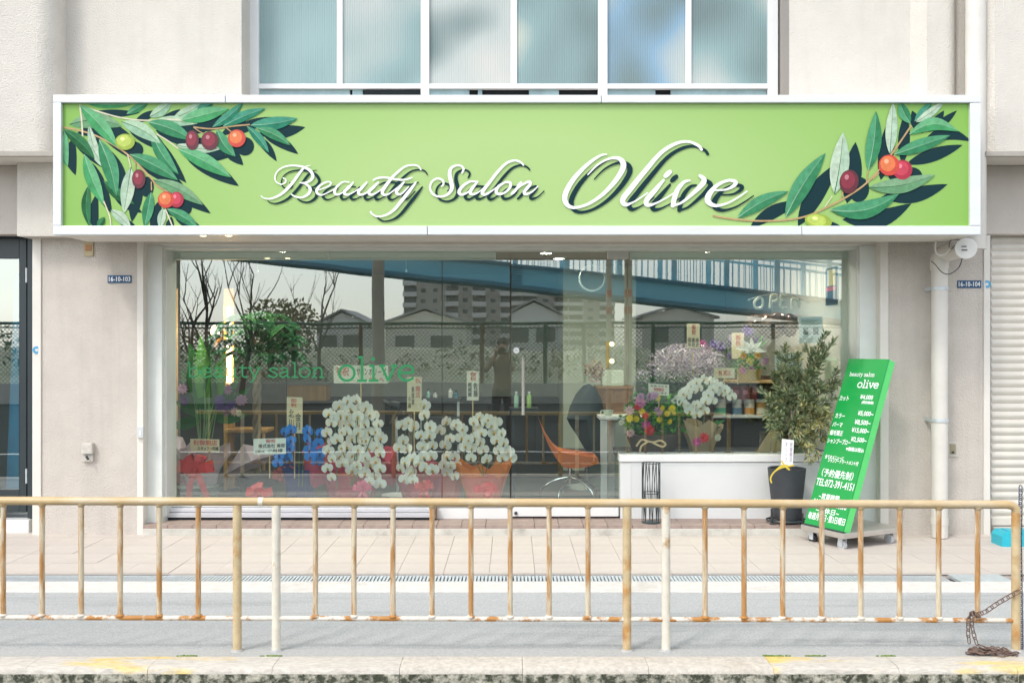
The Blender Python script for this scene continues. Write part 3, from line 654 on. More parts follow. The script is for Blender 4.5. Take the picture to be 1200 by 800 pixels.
for (f, c, rx, ry, kd) in ((z6,(422,275),56,46,'g'),(z6,(500,485),38,55,'r'),(z6,(715,602),40,45,'c'),(z6,(655,603),46,47,'o'),(z7,(125,265),38,56,'r'),(z7,(225,268),50,53,'r'),(z7,(378,255),50,50,'o')):
    print_olive(f(*c), rx/4.85, ry/4.85, kd, (9, 9))
for (c, rx, ry, kd) in (((578,413),45,56,'r'),((828,357),46,46,'c'),((765,336),49,49,'o'),((434,597),64,34,'g')):
    print_olive(z8(*c), rx/4, ry/4, kd, (12, 9), 0.15)
# twigs
M_twig = mat('printed_twig', (0.42, 0.27, 0.12), .5, var=.2, vscale=20); M_twigp = mat('printed_pale_twig', (0.60,0.56,0.40), .5, var=.1, vscale=20)
ntw = [0]
def twig(f, pts, wd, m):
    tw = MB(); ntw[0] += 1; stroke(tw, [(*f(x, y), wd) for x, y in spline(pts, 5)], sfn, 0, 0.0024+0.00023*ntw[0], caps=False); clip_build(tw, 'printed_twig', [M_twig, M_twigp][m])
twig(z6, [(62,190),(165,210),(280,250),(435,345),(560,470),(600,520),(665,560)], 1.9, 0); twig(z6, [(160,65),(280,105),(400,137),(530,152),(700,147),(810,170)], 1.6, 1)
twig(z7, [(130,190),(240,200),(350,185),(450,176)], 1.7, 0); twig(z6, [(600,230),(660,265),(722,312)], 1.5, 1); twig(z6, [(165,75),(175,160),(180,245)], 1.8, 1)
twig(z7, [(130,190),(160,212),(190,228)], 1.2, 0); twig(z7, [(310,188),(330,205),(345,216)], 1.2, 0); twig(z6, [(435,345),(450,400),(450,420)], 1.2, 1); twig(z6, [(570,500),(572,550)], 1.4, 0)
twig(z6, [(300,610),(335,700),(340,760)], 1.5, 1); twig(z6, [(650,655),(690,750)], 1.5, 1); twig(z6, [(480,380),(480,430)], 1.1, 0)
twig(z8, [(-60,572),(60,590),(200,596),(350,582),(470,535),(590,470),(680,400),(780,280),(870,150)], 2.0, 0)
twig(z8, [(540,500),(548,470),(550,462)], 1.3, 0); twig(z8, [(660,415),(668,360)], 1.2, 0); twig(z8, [(690,400),(720,370)], 1.3, 0); twig(z8, [(465,530),(500,480)], 1.1, 1)
# script lettering
zB = (lambda x, y: (310+x/12, 185+y/12), 12); zb = (lambda x, y: (400+x/10, 185+y/10), 10)
zS = (lambda x, y: (495+x/8.276, 180+y/8.276), 8.276); zO = (lambda x, y: (650+x/8, 155+y/8), 8); zo = (lambda x, y: (740+x/8, 155+y/8), 8)
BEAUTY = [(zB,[(650,110,8),(590,125,16),(520,185,36),(400,350,44),(310,450,44),(220,525,36),(100,575,26),(20,575,18),(-20,560,14),(-45,535,12)]),
 (zB,[(265,285,18),(300,310,20),(295,350,24),(235,375,18),(170,340,20),(150,280,20),(180,200,20),(270,135,22),(400,112,26),(540,130,32),(640,180,44),(685,260,44),(650,320,36),(590,350,26),(500,355,14)]),
 (zB,[(500,355,14),(590,375,28),(645,440,46),(620,510,42),(530,560,28),(440,550,24),(380,515,20)]),
 (zB,[(740,462,14),(850,425,18),(920,390,22),(935,355,24),(890,340,22),(800,380,30),(740,450,42),(745,500,38),(800,525,24),(880,500,16),(985,440,14)]),
 (zB,[(1190,345,20),(1100,345,22),(1020,410,34),(988,480,44),(1020,520,32),(1100,490,18),(1180,400,16)]),
 (zb,[(140,290,20),(90,350,34),(36,400,38),(60,435,28),(120,420,16),(200,370,14)]),
 (zb,[(300,290,22),(250,345,36),(203,400,38),(225,435,30),(300,410,18),(390,330,14)]),
 (zb,[(435,290,22),(380,345,36),(325,400,38),(345,435,30),(410,415,16),(500,350,12)]),
 (zb,[(935,145,14),(900,100,20),(830,88,20),(740,110,24),(630,200,32),(560,280,40),(485,390,42),(500,435,32),(560,425,18),(660,350,14)]),
 (zb,[(375,265,16),(430,240,24),(530,235,24),(640,255,24),(740,260,24),(830,235,16)]),
 (zb,[(735,290,22),(690,340,36),(648,395,40),(670,430,32),(720,415,18),(790,340,14)]),
 (zb,[(875,290,20),(800,390,40),(720,490,42),(620,610,36),(530,670,26),(430,690,20),(370,665,22),(345,635,22)])]
SALON = [(zS,[(385,190,18),(400,150,22),(370,120,20),(320,120,22),(275,150,32),(265,210,40),(280,280,44),(285,340,40),(250,395,28),(180,420,20),(110,400,22),(75,340,22),(90,280,20),(140,245,20),(195,260,22),(205,300,20),(185,320,14)]),
 (zS,[(530,275,18),(460,275,22),(390,320,30),(355,375,34),(385,400,26),(450,370,18),(510,300,14)]), (zS,[(535,275,20),(470,360,34),(475,395,30),(530,385,16),(590,340,12)]),
 (zS,[(980,115,16),(950,85,20),(890,70,22),(810,100,26),(730,180,30),(660,270,32),(585,370,36),(600,400,30),(650,380,18),(720,330,12)]),
 (zS,[(800,280,20),(850,285,28),(850,330,26),(800,380,22),(740,395,28),(715,370,32),(740,320,28),(805,278,18)]),
 (zS,[(920,310,10),(960,280,22),(900,360,30),(865,395,22)]), (zS,[(890,370,14),(960,310,20),(1030,275,26),(1045,300,30),(990,370,32),(1000,395,28),(1060,375,16),(1120,320,12)])]
OLIVE = [(zO,[(485,210,14),(420,225,24),(300,310,36),(170,450,48),(97,590,54),(112,675,46),(180,708,30),(300,680,28),(430,600,36),(550,480,46),(630,360,54),(640,290,56),(590,245,36),(500,255,22),(400,310,18),(310,400,12)]),
 (zo,[(655,165,28),(620,125,30),(520,90,26),(400,115,34),(270,200,40),(130,360,48),(0,520,52),(-82,630,54),(-60,680,42),(0,665,18),(70,625,14),(150,570,12)]),
 (zo,[(300,450,24),(220,545,46),(140,640,52),(150,683,42),(220,670,20),(320,620,14),(400,570,12)]), (zo,[(318,412,44),(338,392,50),(358,374,44)]),
 (zo,[(545,455,18),(490,470,32),(430,540,46),(398,630,50),(385,690,42)]), (zo,[(385,690,22),(470,660,24),(580,570,38),(660,490,52),(678,445,50),(640,410,32)]),
 (zo,[(745,545,14),(880,540,20),(960,500,36),(970,465,38),(900,455,28),(800,500,36),(722,590,58),(718,655,56),(790,690,32),(900,665,20),(1000,610,16),(1080,555,12)])]
for nm, strokes, off in (('Beauty', BEAUTY, (7.5, 5.4)), ('Salon', SALON, (7.3, 5.4)), ('Olive', OLIVE, (7.6, 5.3))):
    for m_, lay, dx, dy, nm2 in ((M_pshadow, 0.0052, off[0], off[1], 'printed_letter_shadow'), (M_pwhite, 0.0075, 0, 0, 'lettering')):
        mb = MB()
        for i, ((f, s), pts) in enumerate(strokes):
            sp = [(f(x, y)[0]+dx, f(x, y)[1]+dy, wd/s*.9) for x, y, wd in spline(pts, 7)]
            stroke(mb, sp, sfn, 0, lay + i*0.0002)
        mb.build(nm2, m_, sign)
# ---------------------------------------------------------------- rusty pipe railing along the kerb
DR = 4.90
rl = thing('pipe_railing', 'long rusty cream pipe railing standing along the kerb in front of the shop', 'railing', P(600, 762, DR))
M_railtop = mat('rail_tan_paint', (0.50, 0.36, 0.185), 0.45, var=0.10, vscale=14, col2=(0.56,0.47,0.33), thr=(0.50,0.75), scale2=5, bump=0.15, bscale=120, stretch=(0.5,1,1))
M_raillow = mat('rail_white_rusted', (0.66, 0.61, 0.53), 0.5, var=0.1, vscale=30, col2=(0.42,0.19,0.045), thr=(0.49,0.55), scale2=9, bump=0.3, bscale=150)
M_bal = mat('baluster_rusted', (0.62, 0.53, 0.38), 0.5, var=0.12, vscale=30, col2=(0.44,0.225,0.075), thr=(0.42,0.58), scale2=6.5, bump=0.3, bscale=150, stretch=(4,4,0.7))
M_postw = mat('post_cream', (0.68, 0.63, 0.53), 0.5, var=0.1, vscale=20, col2=(0.46,0.30,0.14), thr=(0.56,0.66), scale2=7, bump=0.2, bscale=120)
M_postr = mat('post_rusty', (0.55, 0.43, 0.25), 0.55, var=0.14, vscale=18, col2=(0.44,0.22,0.06), thr=(0.50,0.66), scale2=6, bump=0.3, bscale=120)
ty = lambda x: 586.4 + 4.6*x/1200; by = lambda x: 723 + 3.6*x/1200
rt = 5.0/F*DR
ex = 1190.5
pts = [P(-260, ty(-260), DR)] + [P(x, ty(x), DR) for x in range(0, 1181, 60)] + [P(1180, ty(1180), DR), P(1186, ty(1186)+1.2, DR), P(1190, ty(1190)+4.5, DR), P(1191, ty(1191)+10, DR)]
p = MB(); p.tube(pts, rt, 16); p.build('top_rail', M_railtop, rl, smooth=True)
p = MB(); p.tube([P(x, ty(x), DR) for x in (303.2, 308.6)], rt*1.06, 16); p.build('rail_sleeve', M_postw, rl, smooth=True)
pxs = [4+45.67*i for i in range(-5, 27)]
posts = [i for i in range(-5, 27) if i in (-4, -3, 6, 7, 16, 17, 26)]
xs_p = [4+45.67*i for i in posts]
segs = [(-240, xs_p[0]), (xs_p[0], xs_p[1])] + [(xs_p[k], xs_p[k+1]) for k in range(1, 6)]
for a_, b_ in segs:
    p = MB(); n = 8; p.tube([P(a_+4+(b_-a_-8)*k/n, by(a_+(b_-a_)*k/n), DR) for k in range(n+1)], 2.9/F*DR, 10); p.build('bottom_rail', M_raillow, rl, smooth=True)
for i, x in zip(range(-5, 27), pxs):
    if i in posts:
        xx = ex if i == 26 else x
        r_ = 5.1/F*DR
        p = MB(); p.tube([P(xx, ty(xx)+(9 if i == 26 else 4), DR), P(xx, 690, DR), P(xx, 763, DR)], r_, 14)
        p.build('post', M_postw if i in (7, 17, -3) else M_postr, rl, smooth=True)
        p = MB(); p.lathe(P(xx, 762.3, DR), [(r_*1.5, 0), (r_*1.45, 0.004), (r_*1.05, 0.010)], 14); p.build('weld_collar', M_gut, rl, smooth=True)
    else:
        p = MB(); j = rng.uniform(-.4, .4); p.tube([P(x, ty(x)+3, DR), P(x+j, 650, DR), P(x+j*.5, by(x)-1, DR)], 3.1/F*DR, 10); p.build('baluster', M_bal, rl, smooth=True)
        p = MB(); c_ = P(x+j*.5, by(x)-2.2, DR); p.lathe(c_, [(.013,-.006),(.020,-.002),(.021,.004),(.014,.010)], 10); p.build('weld_bead', M_raillow, rl, smooth=True)
        p = MB(); c_ = P(x, ty(x)+5.2, DR); p.lathe(c_, [(.013,-.008),(.019,.0),(.021,.008)], 10); p.build('weld_bead', M_railtop, rl, smooth=True)
# chains
M_chain = mat('rusty_chain', (0.20, 0.135, 0.11), 0.7, metal=0.4, var=0.3, vscale=60, bump=0.4, bscale=200)
M_chainb = mat('blue_grey_chain', (0.12, 0.13, 0.19), 0.6, metal=0.5, var=0.3, vscale=60, bump=0.4, bscale=200)
def link_loop(mb, c, ax, side, L, W_, r):
    c, ax, side = Vector(c), Vector(ax).normalized(), Vector(side).normalized()
    pts = []
    for k in range(12):
        a = 2*math.pi*k/12; ca, sa = math.cos(a), math.sin(a)
        pts.append(c + ax*(ca*W_ + (1 if ca > 0 else -1)*(L-W_)*(1 if abs(ca) > .2 else abs(ca)/.2)) + side*(sa*W_))
    pts.append(pts[0]); mb.tube(pts, r, 5, cap=False)
def chain_along(mb, pts, L=0.0205, W_=0.0098, r=0.0027):
    pts = [Vector(p) for p in pts]; seg = []; 
    tot = sum((b-a).length for a, b in zip(pts, pts[1:])); s = 0; k = 0; step = L*2-0.011
    while s < tot:
        q = s; 
        for a, b in zip(pts, pts[1:]):
            l = (b-a).length
            if q <= l: break
            q -= l
        t = (b-a).normalized(); c = a + t*min(q, l)
        ref = Vector((0.3, -1, 0.2)) if k % 2 else Vector((1, 0.3, 0.2))
        sd = t.cross(ref); sd = sd if sd.length > .1 else t.cross(Vector((0,0,1)))
        link_loop(mb, c, t, sd, L, W_, r); s += step; k += 1
p = MB(); y_ = 0
chain_along(p, spline([tuple(P(1191, 694, DR-.03)), tuple(P(1170, 706, DR-.02)), tuple(P(1155, 716, DR-.02)), tuple(P(1145, 719.5, DR-.03)), tuple(P(1141, 718.5, DR-.0)), tuple(P(1138.5, 722, DR-.032)), tuple(P(1140, 738, DR-.03)), tuple(P(1144, 752, DR-.04))], 5))
chain_along(p, spline([tuple(P(1145, 720, DR-.02)), tuple(P(1140, 718, DR)), tuple(P(1135.5, 723, DR-.03)), tuple(P(1134.5, 738, DR-.03)), tuple(P(1136, 756, DR-.04))], 5))
for k in range(64):
    t = rng.betavariate(1.2, 1.6); x = 1136+t*56; dd = DR-0.03+rng.gauss(0, .022)-0.02
    h = max(0, 0.030*(1-abs(t-.3)*1.5))*rng.random()
    q = P(x, 405+1.5/dd*F, dd); a = rng.uniform(0, 6.28)
    link_loop(p, (q.x, q.y, 0.005+h), (math.cos(a), math.sin(a), rng.uniform(-.3,.3)), (-math.sin(a), math.cos(a), rng.uniform(-.7,.7)), 0.0205, 0.0098, 0.0029)
p.build('chain', M_chain, smooth=True, label='rusty brown chain looped over the bottom rail and heaped on the ground', cat='chain')
p = MB(); chain_along(p, [P(1196, 572, DR+.03), P(1195.5, 640, DR+.03), P(1197, 766, DR+.03)], L=0.016)
p.build('chain', M_chainb, smooth=True, label='blue-grey chain hanging straight down beside the end post of the railing', cat='chain')

# ---------------------------------------------------------------- downpipe with its end cap under the sign
M_pipe = mat('pvc_pipe_paint', (0.62, 0.59, 0.54), 0.45, var=0.05, vscale=6, col2=(0.50,0.46,0.41), thr=(0.58,0.75), scale2=3)
M_cap = mat('pipe_cap_white', (0.78, 0.78, 0.76), 0.4)
dp = thing('downpipe', 'thick cream downpipe with a white end cap below the corner of the sign', 'downpipe', P(1101, 630, 7.72))
DP = 7.72; rp = 9.3/F*DP
p = MB(); p.tube([P(1101, 629, DP), P(1101, 312, DP)], rp, 18); p.build('lower_pipe', M_pipe, dp, smooth=True)
p = MB(); p.tube(spline([tuple(P(1101, 316, DP)), tuple(P(1101, 306, DP)), tuple(P(1104, 299, DP-.01)), tuple(P(1112, 295.5, DP-.06)), tuple(P(1122, 293, DP-.12)), tuple(P(1132, 291, DP-.16))], 5), rp*1.12, 18); p.build('elbow', M_pipe, dp, smooth=True)
p = MB(); p.tube([P(1132, 291, DP-.12), P(1132, 291, DP-.30)], 11.3/F*7.45, 22); p.build('end_branch', M_pipe, dp, smooth=True)
p = MB(); p.tube([P(1132, 291, DP-.29), P(1132, 291, DP-.325)], 12.2/F*7.42, 24); 
cp = p.build('end_cap', M_cap, dp, smooth=True, bevel=0.003)
p = MB(); p.pbox(1127, 1138, 288.2, 289.3, DP-.328, 0.004); p.pbox(1127, 1138, 292.3, 293.6, DP-.328, 0.004); p.build('cap_slot', M_blk, cp)
p = MB(); p.tube([P(1143.5, 292, 7.50), P(1143.5, -80, 7.50)], 11.5/F*7.5, 18); p.build('upper_pipe', M_pipe, dp, smooth=True)
for yy in (338, 492):
    p = MB(); p.tube([P(1101, yy-2, DP), P(1101, yy+2, DP)], rp*1.1, 18); p.box(P(1091,yy,DP).x, P(1091,yy,DP).x+.02, yb(DP)-.01, yb(DL), P(0,yy+2,DP).z, P(0,yy-2,DP).z); p.build('pipe_clamp', M_galv, dp, smooth=True)
p = MB(); p.tube([P(1101, 614, DP), P(1101, 606, DP)], rp*1.07, 18); p.build('pipe_socket', M_pipe, dp, smooth=True)
M_wire = mat('black_wire', (0.03,0.03,0.03), 0.5)
p = MB()
p.tube(spline([tuple(P(1091, 306, DP-.12)), tuple(P(1096, 310, DP-.14)), tuple(P(1104, 319, DP-.15)), tuple(P(1113, 321, DP-.16)), tuple(P(1123, 314, DP-.16)), tuple(P(1127, 305, DP-.17)), tuple(P(1128, 296, DP-.2))], 6), 0.0035, 6)
p.tube(spline([tuple(P(1112, 290, DP-.16)), tuple(P(1114, 282, DP-.17)), tuple(P(1124, 281, DP-.2)), tuple(P(1128, 284, DP-.22)), tuple(P(1119, 288, DP-.2)), tuple(P(1115, 292, DP-.2))], 6), 0.003, 6)
p.build('cable', M_wire, smooth=True, label='loose black cable looping round the elbow of the downpipe', cat='cable')
p = MB(); p.tube(spline([tuple(P(1099, 276, DP-.1)), tuple(P(1096, 290, DP-.14)), tuple(P(1099, 298, DP-.16)), tuple(P(1107, 298, DP-.17)), tuple(P(1113, 292, DP-.17))], 6), 0.006, 8)
p.build('cable', M_cap, smooth=True, label='pale grey cable drooping from the sign onto the downpipe elbow', cat='cable')

# ---------------------------------------------------------------- plates and boxes on the walls
M_navy = mat('navy_enamel', (0.006, 0.06, 0.15), 0.4)
for (a_, b_, c_, e_, txt, lb) in ((126, 154, 322.5, 331.5, '16-10-103', 'blue house-number plate reading 16-10-103 on the left pilaster'), (1122, 1150, 328.5, 337.5, '16-10-104', 'blue house-number plate reading 16-10-104 on the right pilaster')):
    t = thing('number_plate', lb, 'number plate', P((a_+b_)/2, e_, DL), 'house number plates')
    p = MB(); p.pbox(a_, b_, c_, e_, DL-.006, 0.006); p.build('plate', M_navy, t, bevel=0.001)
    p = MB(); o = P(a_+1.5, e_-1.8, DL-.007); text_fit(p, txt, o, P(b_-1.5, e_-1.8, DL-.007)-o, P(a_+1.5, c_+1.8, DL-.007)-o, bold=0.0015); p.build('digits', M_white, t)
for (x_, y_, lb) in ((43.0, 410, 'small round blue sticker on the door trim at the left edge'), (1156.5, 333, 'small round blue sticker beside the right number plate')):
    t = thing('sticker', lb, 'sticker', P(x_, y_, DL-.013), 'round blue stickers')
    p = MB(); p.tube([P(x_, y_, DL-.0165), P(x_, y_, DL-.0125)], 0.030, 16); p.build('disc', mat('sticker_blue', (0.10,0.38,0.62), 0.5), t)
    p = MB(); p.tube([P(x_, y_, DL-.018), P(x_, y_, DL-.016)], 0.012, 12); p.build('emblem', M_white, t)
M_old = mat('yellowed_plastic', (0.46, 0.38, 0.23), 0.6, var=0.15, vscale=20)
t = thing('old_switch_plate', 'yellowed switch plate with an orange patch high on the left pilaster', 'switch plate', P(103, 300, DL))
p = MB(); p.pbox(98, 109, 281, 300, DL-.014, .014); p.build('plate', M_old, t, bevel=0.003)
p = MB(); p.pbox(100, 107, 287, 294, DL-.019, .006); p.build('label_patch', mat('orange_patch', (0.42,0.20,0.08), 0.6, var=.2, vscale=30), t)
M_box = mat('grey_outlet_box', (0.50,0.47,0.42), 0.5, var=0.15, vscale=25, col2=(0.25,0.22,0.18), thr=(0.6,0.7), scale2=12)
t = thing('outlet_box', 'grey outdoor outlet box with a hinged cover on the left pilaster', 'outlet box', P(101, 540, DL))
p = MB(); p.pbox(95, 108, 519, 532, DL-.05, .05); p.build('cover', M_box, t, bevel=0.006)
p = MB(); p.pbox(96, 108.5, 532.5, 541, DL-.03, .03); p.build('base', M_box, t, bevel=0.005)
p = MB(); p.tube([P(101, 534, DL-.055), P(103.5, 538.5, DL-.055)], 0.010, 8); p.build('latch', M_blk, t, smooth=True)
t = thing('outlet_plate', 'grey flush outlet plate on the right pilaster beside the downpipe', 'outlet plate', P(1117, 535, DL))
p = MB(); p.pbox(1111, 1122.5, 516.5, 535, DL-.012, .012); p.build('plate', M_box, t, bevel=0.003)
p = MB(); p.pbox(1113.3, 1120.3, 520, 532, DL-.016, .006); p.build('socket', mat('socket_brass', (0.33,0.29,0.19), 0.45, metal=.3), t, bevel=0.002)
p = MB(); p.pbox(1115.3, 1118.3, 528.5, 531, DL-.019, .006); p.build('keyhole', M_blk, t)
t = thing('conduit_box', 'small grey junction box on the trim at the left of the shop front', 'junction box', P(163, 513, DL))
p = MB(); p.pbox(160, 167.8, 500, 513, DL-.04, .03); p.build('box', mat('grey_plastic_box', (0.55,0.56,0.55), 0.5), t, bevel=0.003)
p = MB(); p.pbox(163, 165, 504, 510, DL-.043, .005); p.build('switch', M_white, t)
# floor grating at the left
t = thing('floor_grate', 'small dark grating set in the paving by the door at the left edge', 'grate', (X(16, 7.75), yb(7.75), 0.0))
g0, g1 = X(-14, 7.75), X(35, 7.75)
p = MB(); p.box(g0, g1, yb(7.63), yb(7.85), 0.001, 0.003); p.build('pit', M_dark, t)
p = MB(); x = g0
while x < g1: p.box(x, x+.008, yb(7.63), yb(7.85), 0.003, 0.008); x += .02
for yy in (7.63, 7.74, 7.84): p.box(g0, g1, yb(yy), yb(yy)+.01, 0.0035, 0.009)
p.build('bars', mat('grate_iron', (0.10,0.11,0.11), 0.6, metal=.4), t, kind='stuff')
# turquoise plastic ramp at the right edge
t = thing('plastic_ramp', 'turquoise plastic kerb ramp lying on the paving by the roller shutter', 'ramp', (X(1200, 7.45), yb(7.5), 0))
M_turq = mat('turquoise_plastic', (0.02, 0.40, 0.50), 0.4, var=0.05, vscale=10)
p = MB(); x0 = X(1169, 7.45); y0_ = yb(7.38); zt = 0.12
prof = [(0,0.0),(0,zt*.72),(.03,zt),(.8,zt),(.8,0),(.72,0),(.62,.05),(.52,0),(.40,0),(.30,.05),(.20,0),(.14,0),(.10,.035),(.06,0)]
n = len(prof); p.v = [Vector((x0+a, y0_, b)) for a, b in prof] + [Vector((x0+a, y0_+.17, b)) for a, b in prof]
p.f = [list(range(n)), [n+i for i in range(n)][::-1]] + [[i, n+i, n+(i+1) % n, (i+1) % n] for i in range(n)]; p.m = [0]*len(p.f)
p.build('ramp_body', M_turq, t)
p = MB()
for k in range(6): p.box(x0+.06+k*.11, x0+.10+k*.11, y0_+.04, y0_+.14, zt, zt+.006)
p.build('grip_ribs', M_turq, t)

# ---------------------------------------------------------------- leaning price board on its steel trolley
Lp, Fp = Vector((2.225, -0.395, 0)), Vector((2.405, -0.748, 0))
U = (Fp-Lp); bw = U.length; U.normalize(); Vb = Vector((-U.y, U.x, 0)); Vb = Vb if Vb.x > 0 else -Vb
M_steel = mat('stainless_sheet', (0.52, 0.49, 0.45), 0.38, metal=0.7, var=0.07, vscale=5, bump=0.02, bscale=80)
tr = thing('sign_trolley', 'flat stainless steel trolley on casters under the leaning price board', 'trolley', (Lp+Fp)/2+Vb*.27)
zt0, zt1 = 0.095, 0.135
p = MB(); p.obox(Lp-U*.02-Vb*.01+Vector((0,0,zt0)), U*(bw+.04), Vector((0,0,zt1-zt0)), Vb*.60); p.build('platform', M_steel, tr, bevel=0.004)
M_rubber = mat('black_rubber', (0.025,0.025,0.027), 0.6); M_wheelg = mat('grey_wheel', (0.50,0.51,0.52), 0.5)
for (a_, b_, mm) in ((.05, .05, M_rubber), (bw-.05, .05, M_wheelg), (.05, .53, M_rubber), (bw-.05, .53, M_wheelg)):
    c = Lp+U*a_+Vb*b_
    p = MB(); p.tube([c+Vector((0,0,.038))-Vb*.014+U*.0, c+Vector((0,0,.038))+Vb*.014], .038, 18); ws = p.build('caster_wheel', mm, tr, smooth=True, bevel=.003)
    p = MB(); p.tube([c+Vector((0,0,.038))-Vb*.018, c+Vector((0,0,.038))+Vb*.018], .012, 12); p.build('hub', M_galv, ws, smooth=True)
    p = MB()
    for s_ in (-.022, .019): p.obox(c+Vb*s_-U*.022+Vector((0,0,.03)), U*.044, Vector((0,0,.062)), Vb*.003)
    p.obox(c-Vb*.024-U*.028+Vector((0,0,.088)), U*.056, Vector((0,0,.006)), Vb*.048); p.build('caster_fork', M_galv, tr)
H = 1.335; la = R(20.3); UP = (Vb*math.sin(la) + Vector((0,0,1))*math.cos(la)); NB = UP.cross(U); NB = NB if NB.dot(Vector((-1,-.3,0))) > 0 else -NB
ps = thing('price_board', 'tall green price board leaning back on a steel trolley beside the olive tree', 'signboard', (Lp+Fp)/2+Vector((0,0,zt1)))
B0 = Lp + Vector((0,0,zt1+.012)) + Vb*.01
M_bgreen = mat('board_green', (0.006, 0.285, 0.055), 0.4, var=0.02); M_bside_lit = mat('board_side_lit_green', (0.10, 0.62, 0.16), 0.45)  # side gets a brighter green; the light on it is painted in
p = MB(); p.obox(B0, U*bw, UP*H, -NB*.008); p.build('front_panel', M_bgreen, ps)
p = MB(); p.obox(B0-NB*.0085, U*bw, UP*H, -NB*.062); p.build('box_body', M_bside_lit, ps, bevel=.003)
p = MB(); p.obox(B0-UP*.011+Vb*0, U*bw, UP*.010, -NB*.07); p.build('foot_strip', M_blk, ps)
def row(mb, s, a, b, c, e, bold=0.0012):           # a..b across, c..e down from the top, in fractions of the board
    k_ = .0035; a, b, c, e = max(.02, a-.02), min(.985, b+.03), c-k_, e+k_
    o = B0 + U*bw*a + UP*H*(1-e) + NB*0.0006
    text_fit(mb, s, o, U*bw*(b-a), UP*H*(e-c), bold=bold)
p = MB()
for s, a, b, c, e in (('カット',.06,.24,.232,.256),('¥4,000',.57,.83,.220,.243),('(税別価格)',.64,.88,.256,.268),('カラー',.07,.26,.340,.362),('¥5,000~',.62,.95,.315,.340),
    ('パーマ',.06,.26,.393,.415),('¥8,500~',.60,.94,.368,.393),('縮毛矯正',.05,.33,.442,.466),('¥15,000~',.58,.96,.416,.440),('シャンプーブロー',.04,.58,.490,.516),('¥2,500~',.62,.96,.470,.494),
    ('※価格は税込',.56,.95,.530,.547),('全てのメニューに',.09,.52,.590,.606),('シャンプートリートメント付',.19,.90,.608,.626),('（予約優先制）',.12,.86,.672,.712),('TEL:072-391-4151',.04,.94,.733,.768),
    ('~営業時間~',.20,.74,.815,.842),('AM9:00~PM6:00',.08,.90,.852,.880),('~定休日~',.22,.76,.895,.922),('毎週月曜日･第3日曜日',.07,.95,.932,.966)): row(p, s, a, b, c, e)
p.build('lettering', M_pwhite, ps)
def bfn(x, y, l): return B0 + U*bw*x + UP*H*(1-y) + NB*(0.0006+l*.3)
class _S: pass
def board_slab(s, x0, x1, base, xh, sw):
    mb = MB(); tot = sum(GL[c][0] for c in s); kx = (x1-x0)/tot; cx = 0; l = 0
    for c in s:
        adv, st_ = GL[c]
        for q in st_:
            l += .0004
            if q == 'dot':
                mb.add([B0 + U*bw*(x0+(cx+.31)*kx) + UP*(H*(1-base)+1.32*xh) + U*.12*xh*math.cos(k*.6283) + UP*.12*xh*math.sin(k*.6283) + NB*.0008 for k in range(10)], [tuple(range(10))]); continue
            fn2 = lambda a, b, l_: B0 + U*a + UP*b + NB*(.0006+l_*.3)
            stroke(mb, [(bw*(x0+(cx+a)*kx), H*(1-base)+b*xh, sw*xh) for a, b in q], fn2, 0, l, caps=False)
        cx += adv
    mb.build('lettering', M_pwhite, ps)
board_slab('beauty salon', .13, .77, .108, .024, .17); board_slab('olive', .40, .93, .176, .045, .17)

# ---------------------------------------------------------------- potted olive tree on a plant dolly
DO = 7.92
t = thing('plant_dolly', 'low black plant dolly with casters under the olive tree pot', 'plant dolly', (X(922, DO), yb(DO), 0.072), None)
cx, cyy = X(922, DO), yb(DO)
p = MB()
for r_ in (.125, .16):
    p.tube([Vector((cx+r_*math.cos(a*math.pi/12), cyy+r_*math.sin(a*math.pi/12)*.8, .118)) for a in range(25)], .007, 6, cap=False)
for a in range(4):
    an = a*math.pi/2+.6; p.tube([Vector((cx, cyy, .118)), Vector((cx+.175*math.cos(an), cyy+.14*math.sin(an), .118))], .007, 6)
p.build('ring_frame', M_blk, t, smooth=True)
for a in range(4):
    an = a*math.pi/2+.6; c = Vector((cx+.165*math.cos(an), cyy+.13*math.sin(an), .072))
    p = MB(); p.tube([c+Vector((-.014,0,.020)), c+Vector((.014,0,.020))], .020, 12); p.tube([c+Vector((0,0,.03)), c+Vector((0,0,.115))], .008, 8); p.build('caster', M_rubber, t, smooth=True)
ot = thing('olive_tree', 'small potted olive tree with grey-green leaves in a charcoal tapered pot', 'potted tree', (cx, cyy, .125))
M_pot = mat('charcoal_pot', (0.035,0.04,0.046), 0.6, var=.15, vscale=15, bump=.1, bscale=90)
zb_, zt_ = .127, Z(548, DO); rr = 21.8/F*DO
p = MB(); p.lathe((cx, cyy, 0), [(rr*.70, zb_), (rr*.76, zb_+.05), (rr*.93, zt_-.12), (rr, zt_-.015), (rr*1.01, zt_), (rr*.93, zt_), (rr*.9, zt_-.03)], 28); p.build('pot', M_pot, ot, smooth=True)
p = MB(); p.lathe((cx, cyy, 0), [(rr*.9, zt_-.035), (.01, zt_-.02)], 16); p.build('soil', mat('potting_soil', (0.06,0.045,0.03), .95, var=.3, vscale=50), ot)
M_bark = mat('olive_bark', (0.20,0.16,0.12), .9, var=.2, vscale=20, bump=.6, bscale=60)
trk = MB(); rt_ = random.Random(11)
apex = P(925, 497, DO); base = Vector((cx+.01, cyy, zt_-.03))
trk.tube(spline([tuple(base), tuple(base.lerp(apex, .5)+Vector((.015,0,0))), tuple(apex)], 4), [.017-.004*i/8 for i in range(9)], 8)
trk.tube(spline([tuple(base+Vector((.02,.01,0))), tuple(P(928, 520, DO)), tuple(P(934, 492, DO))], 4), .009, 6)
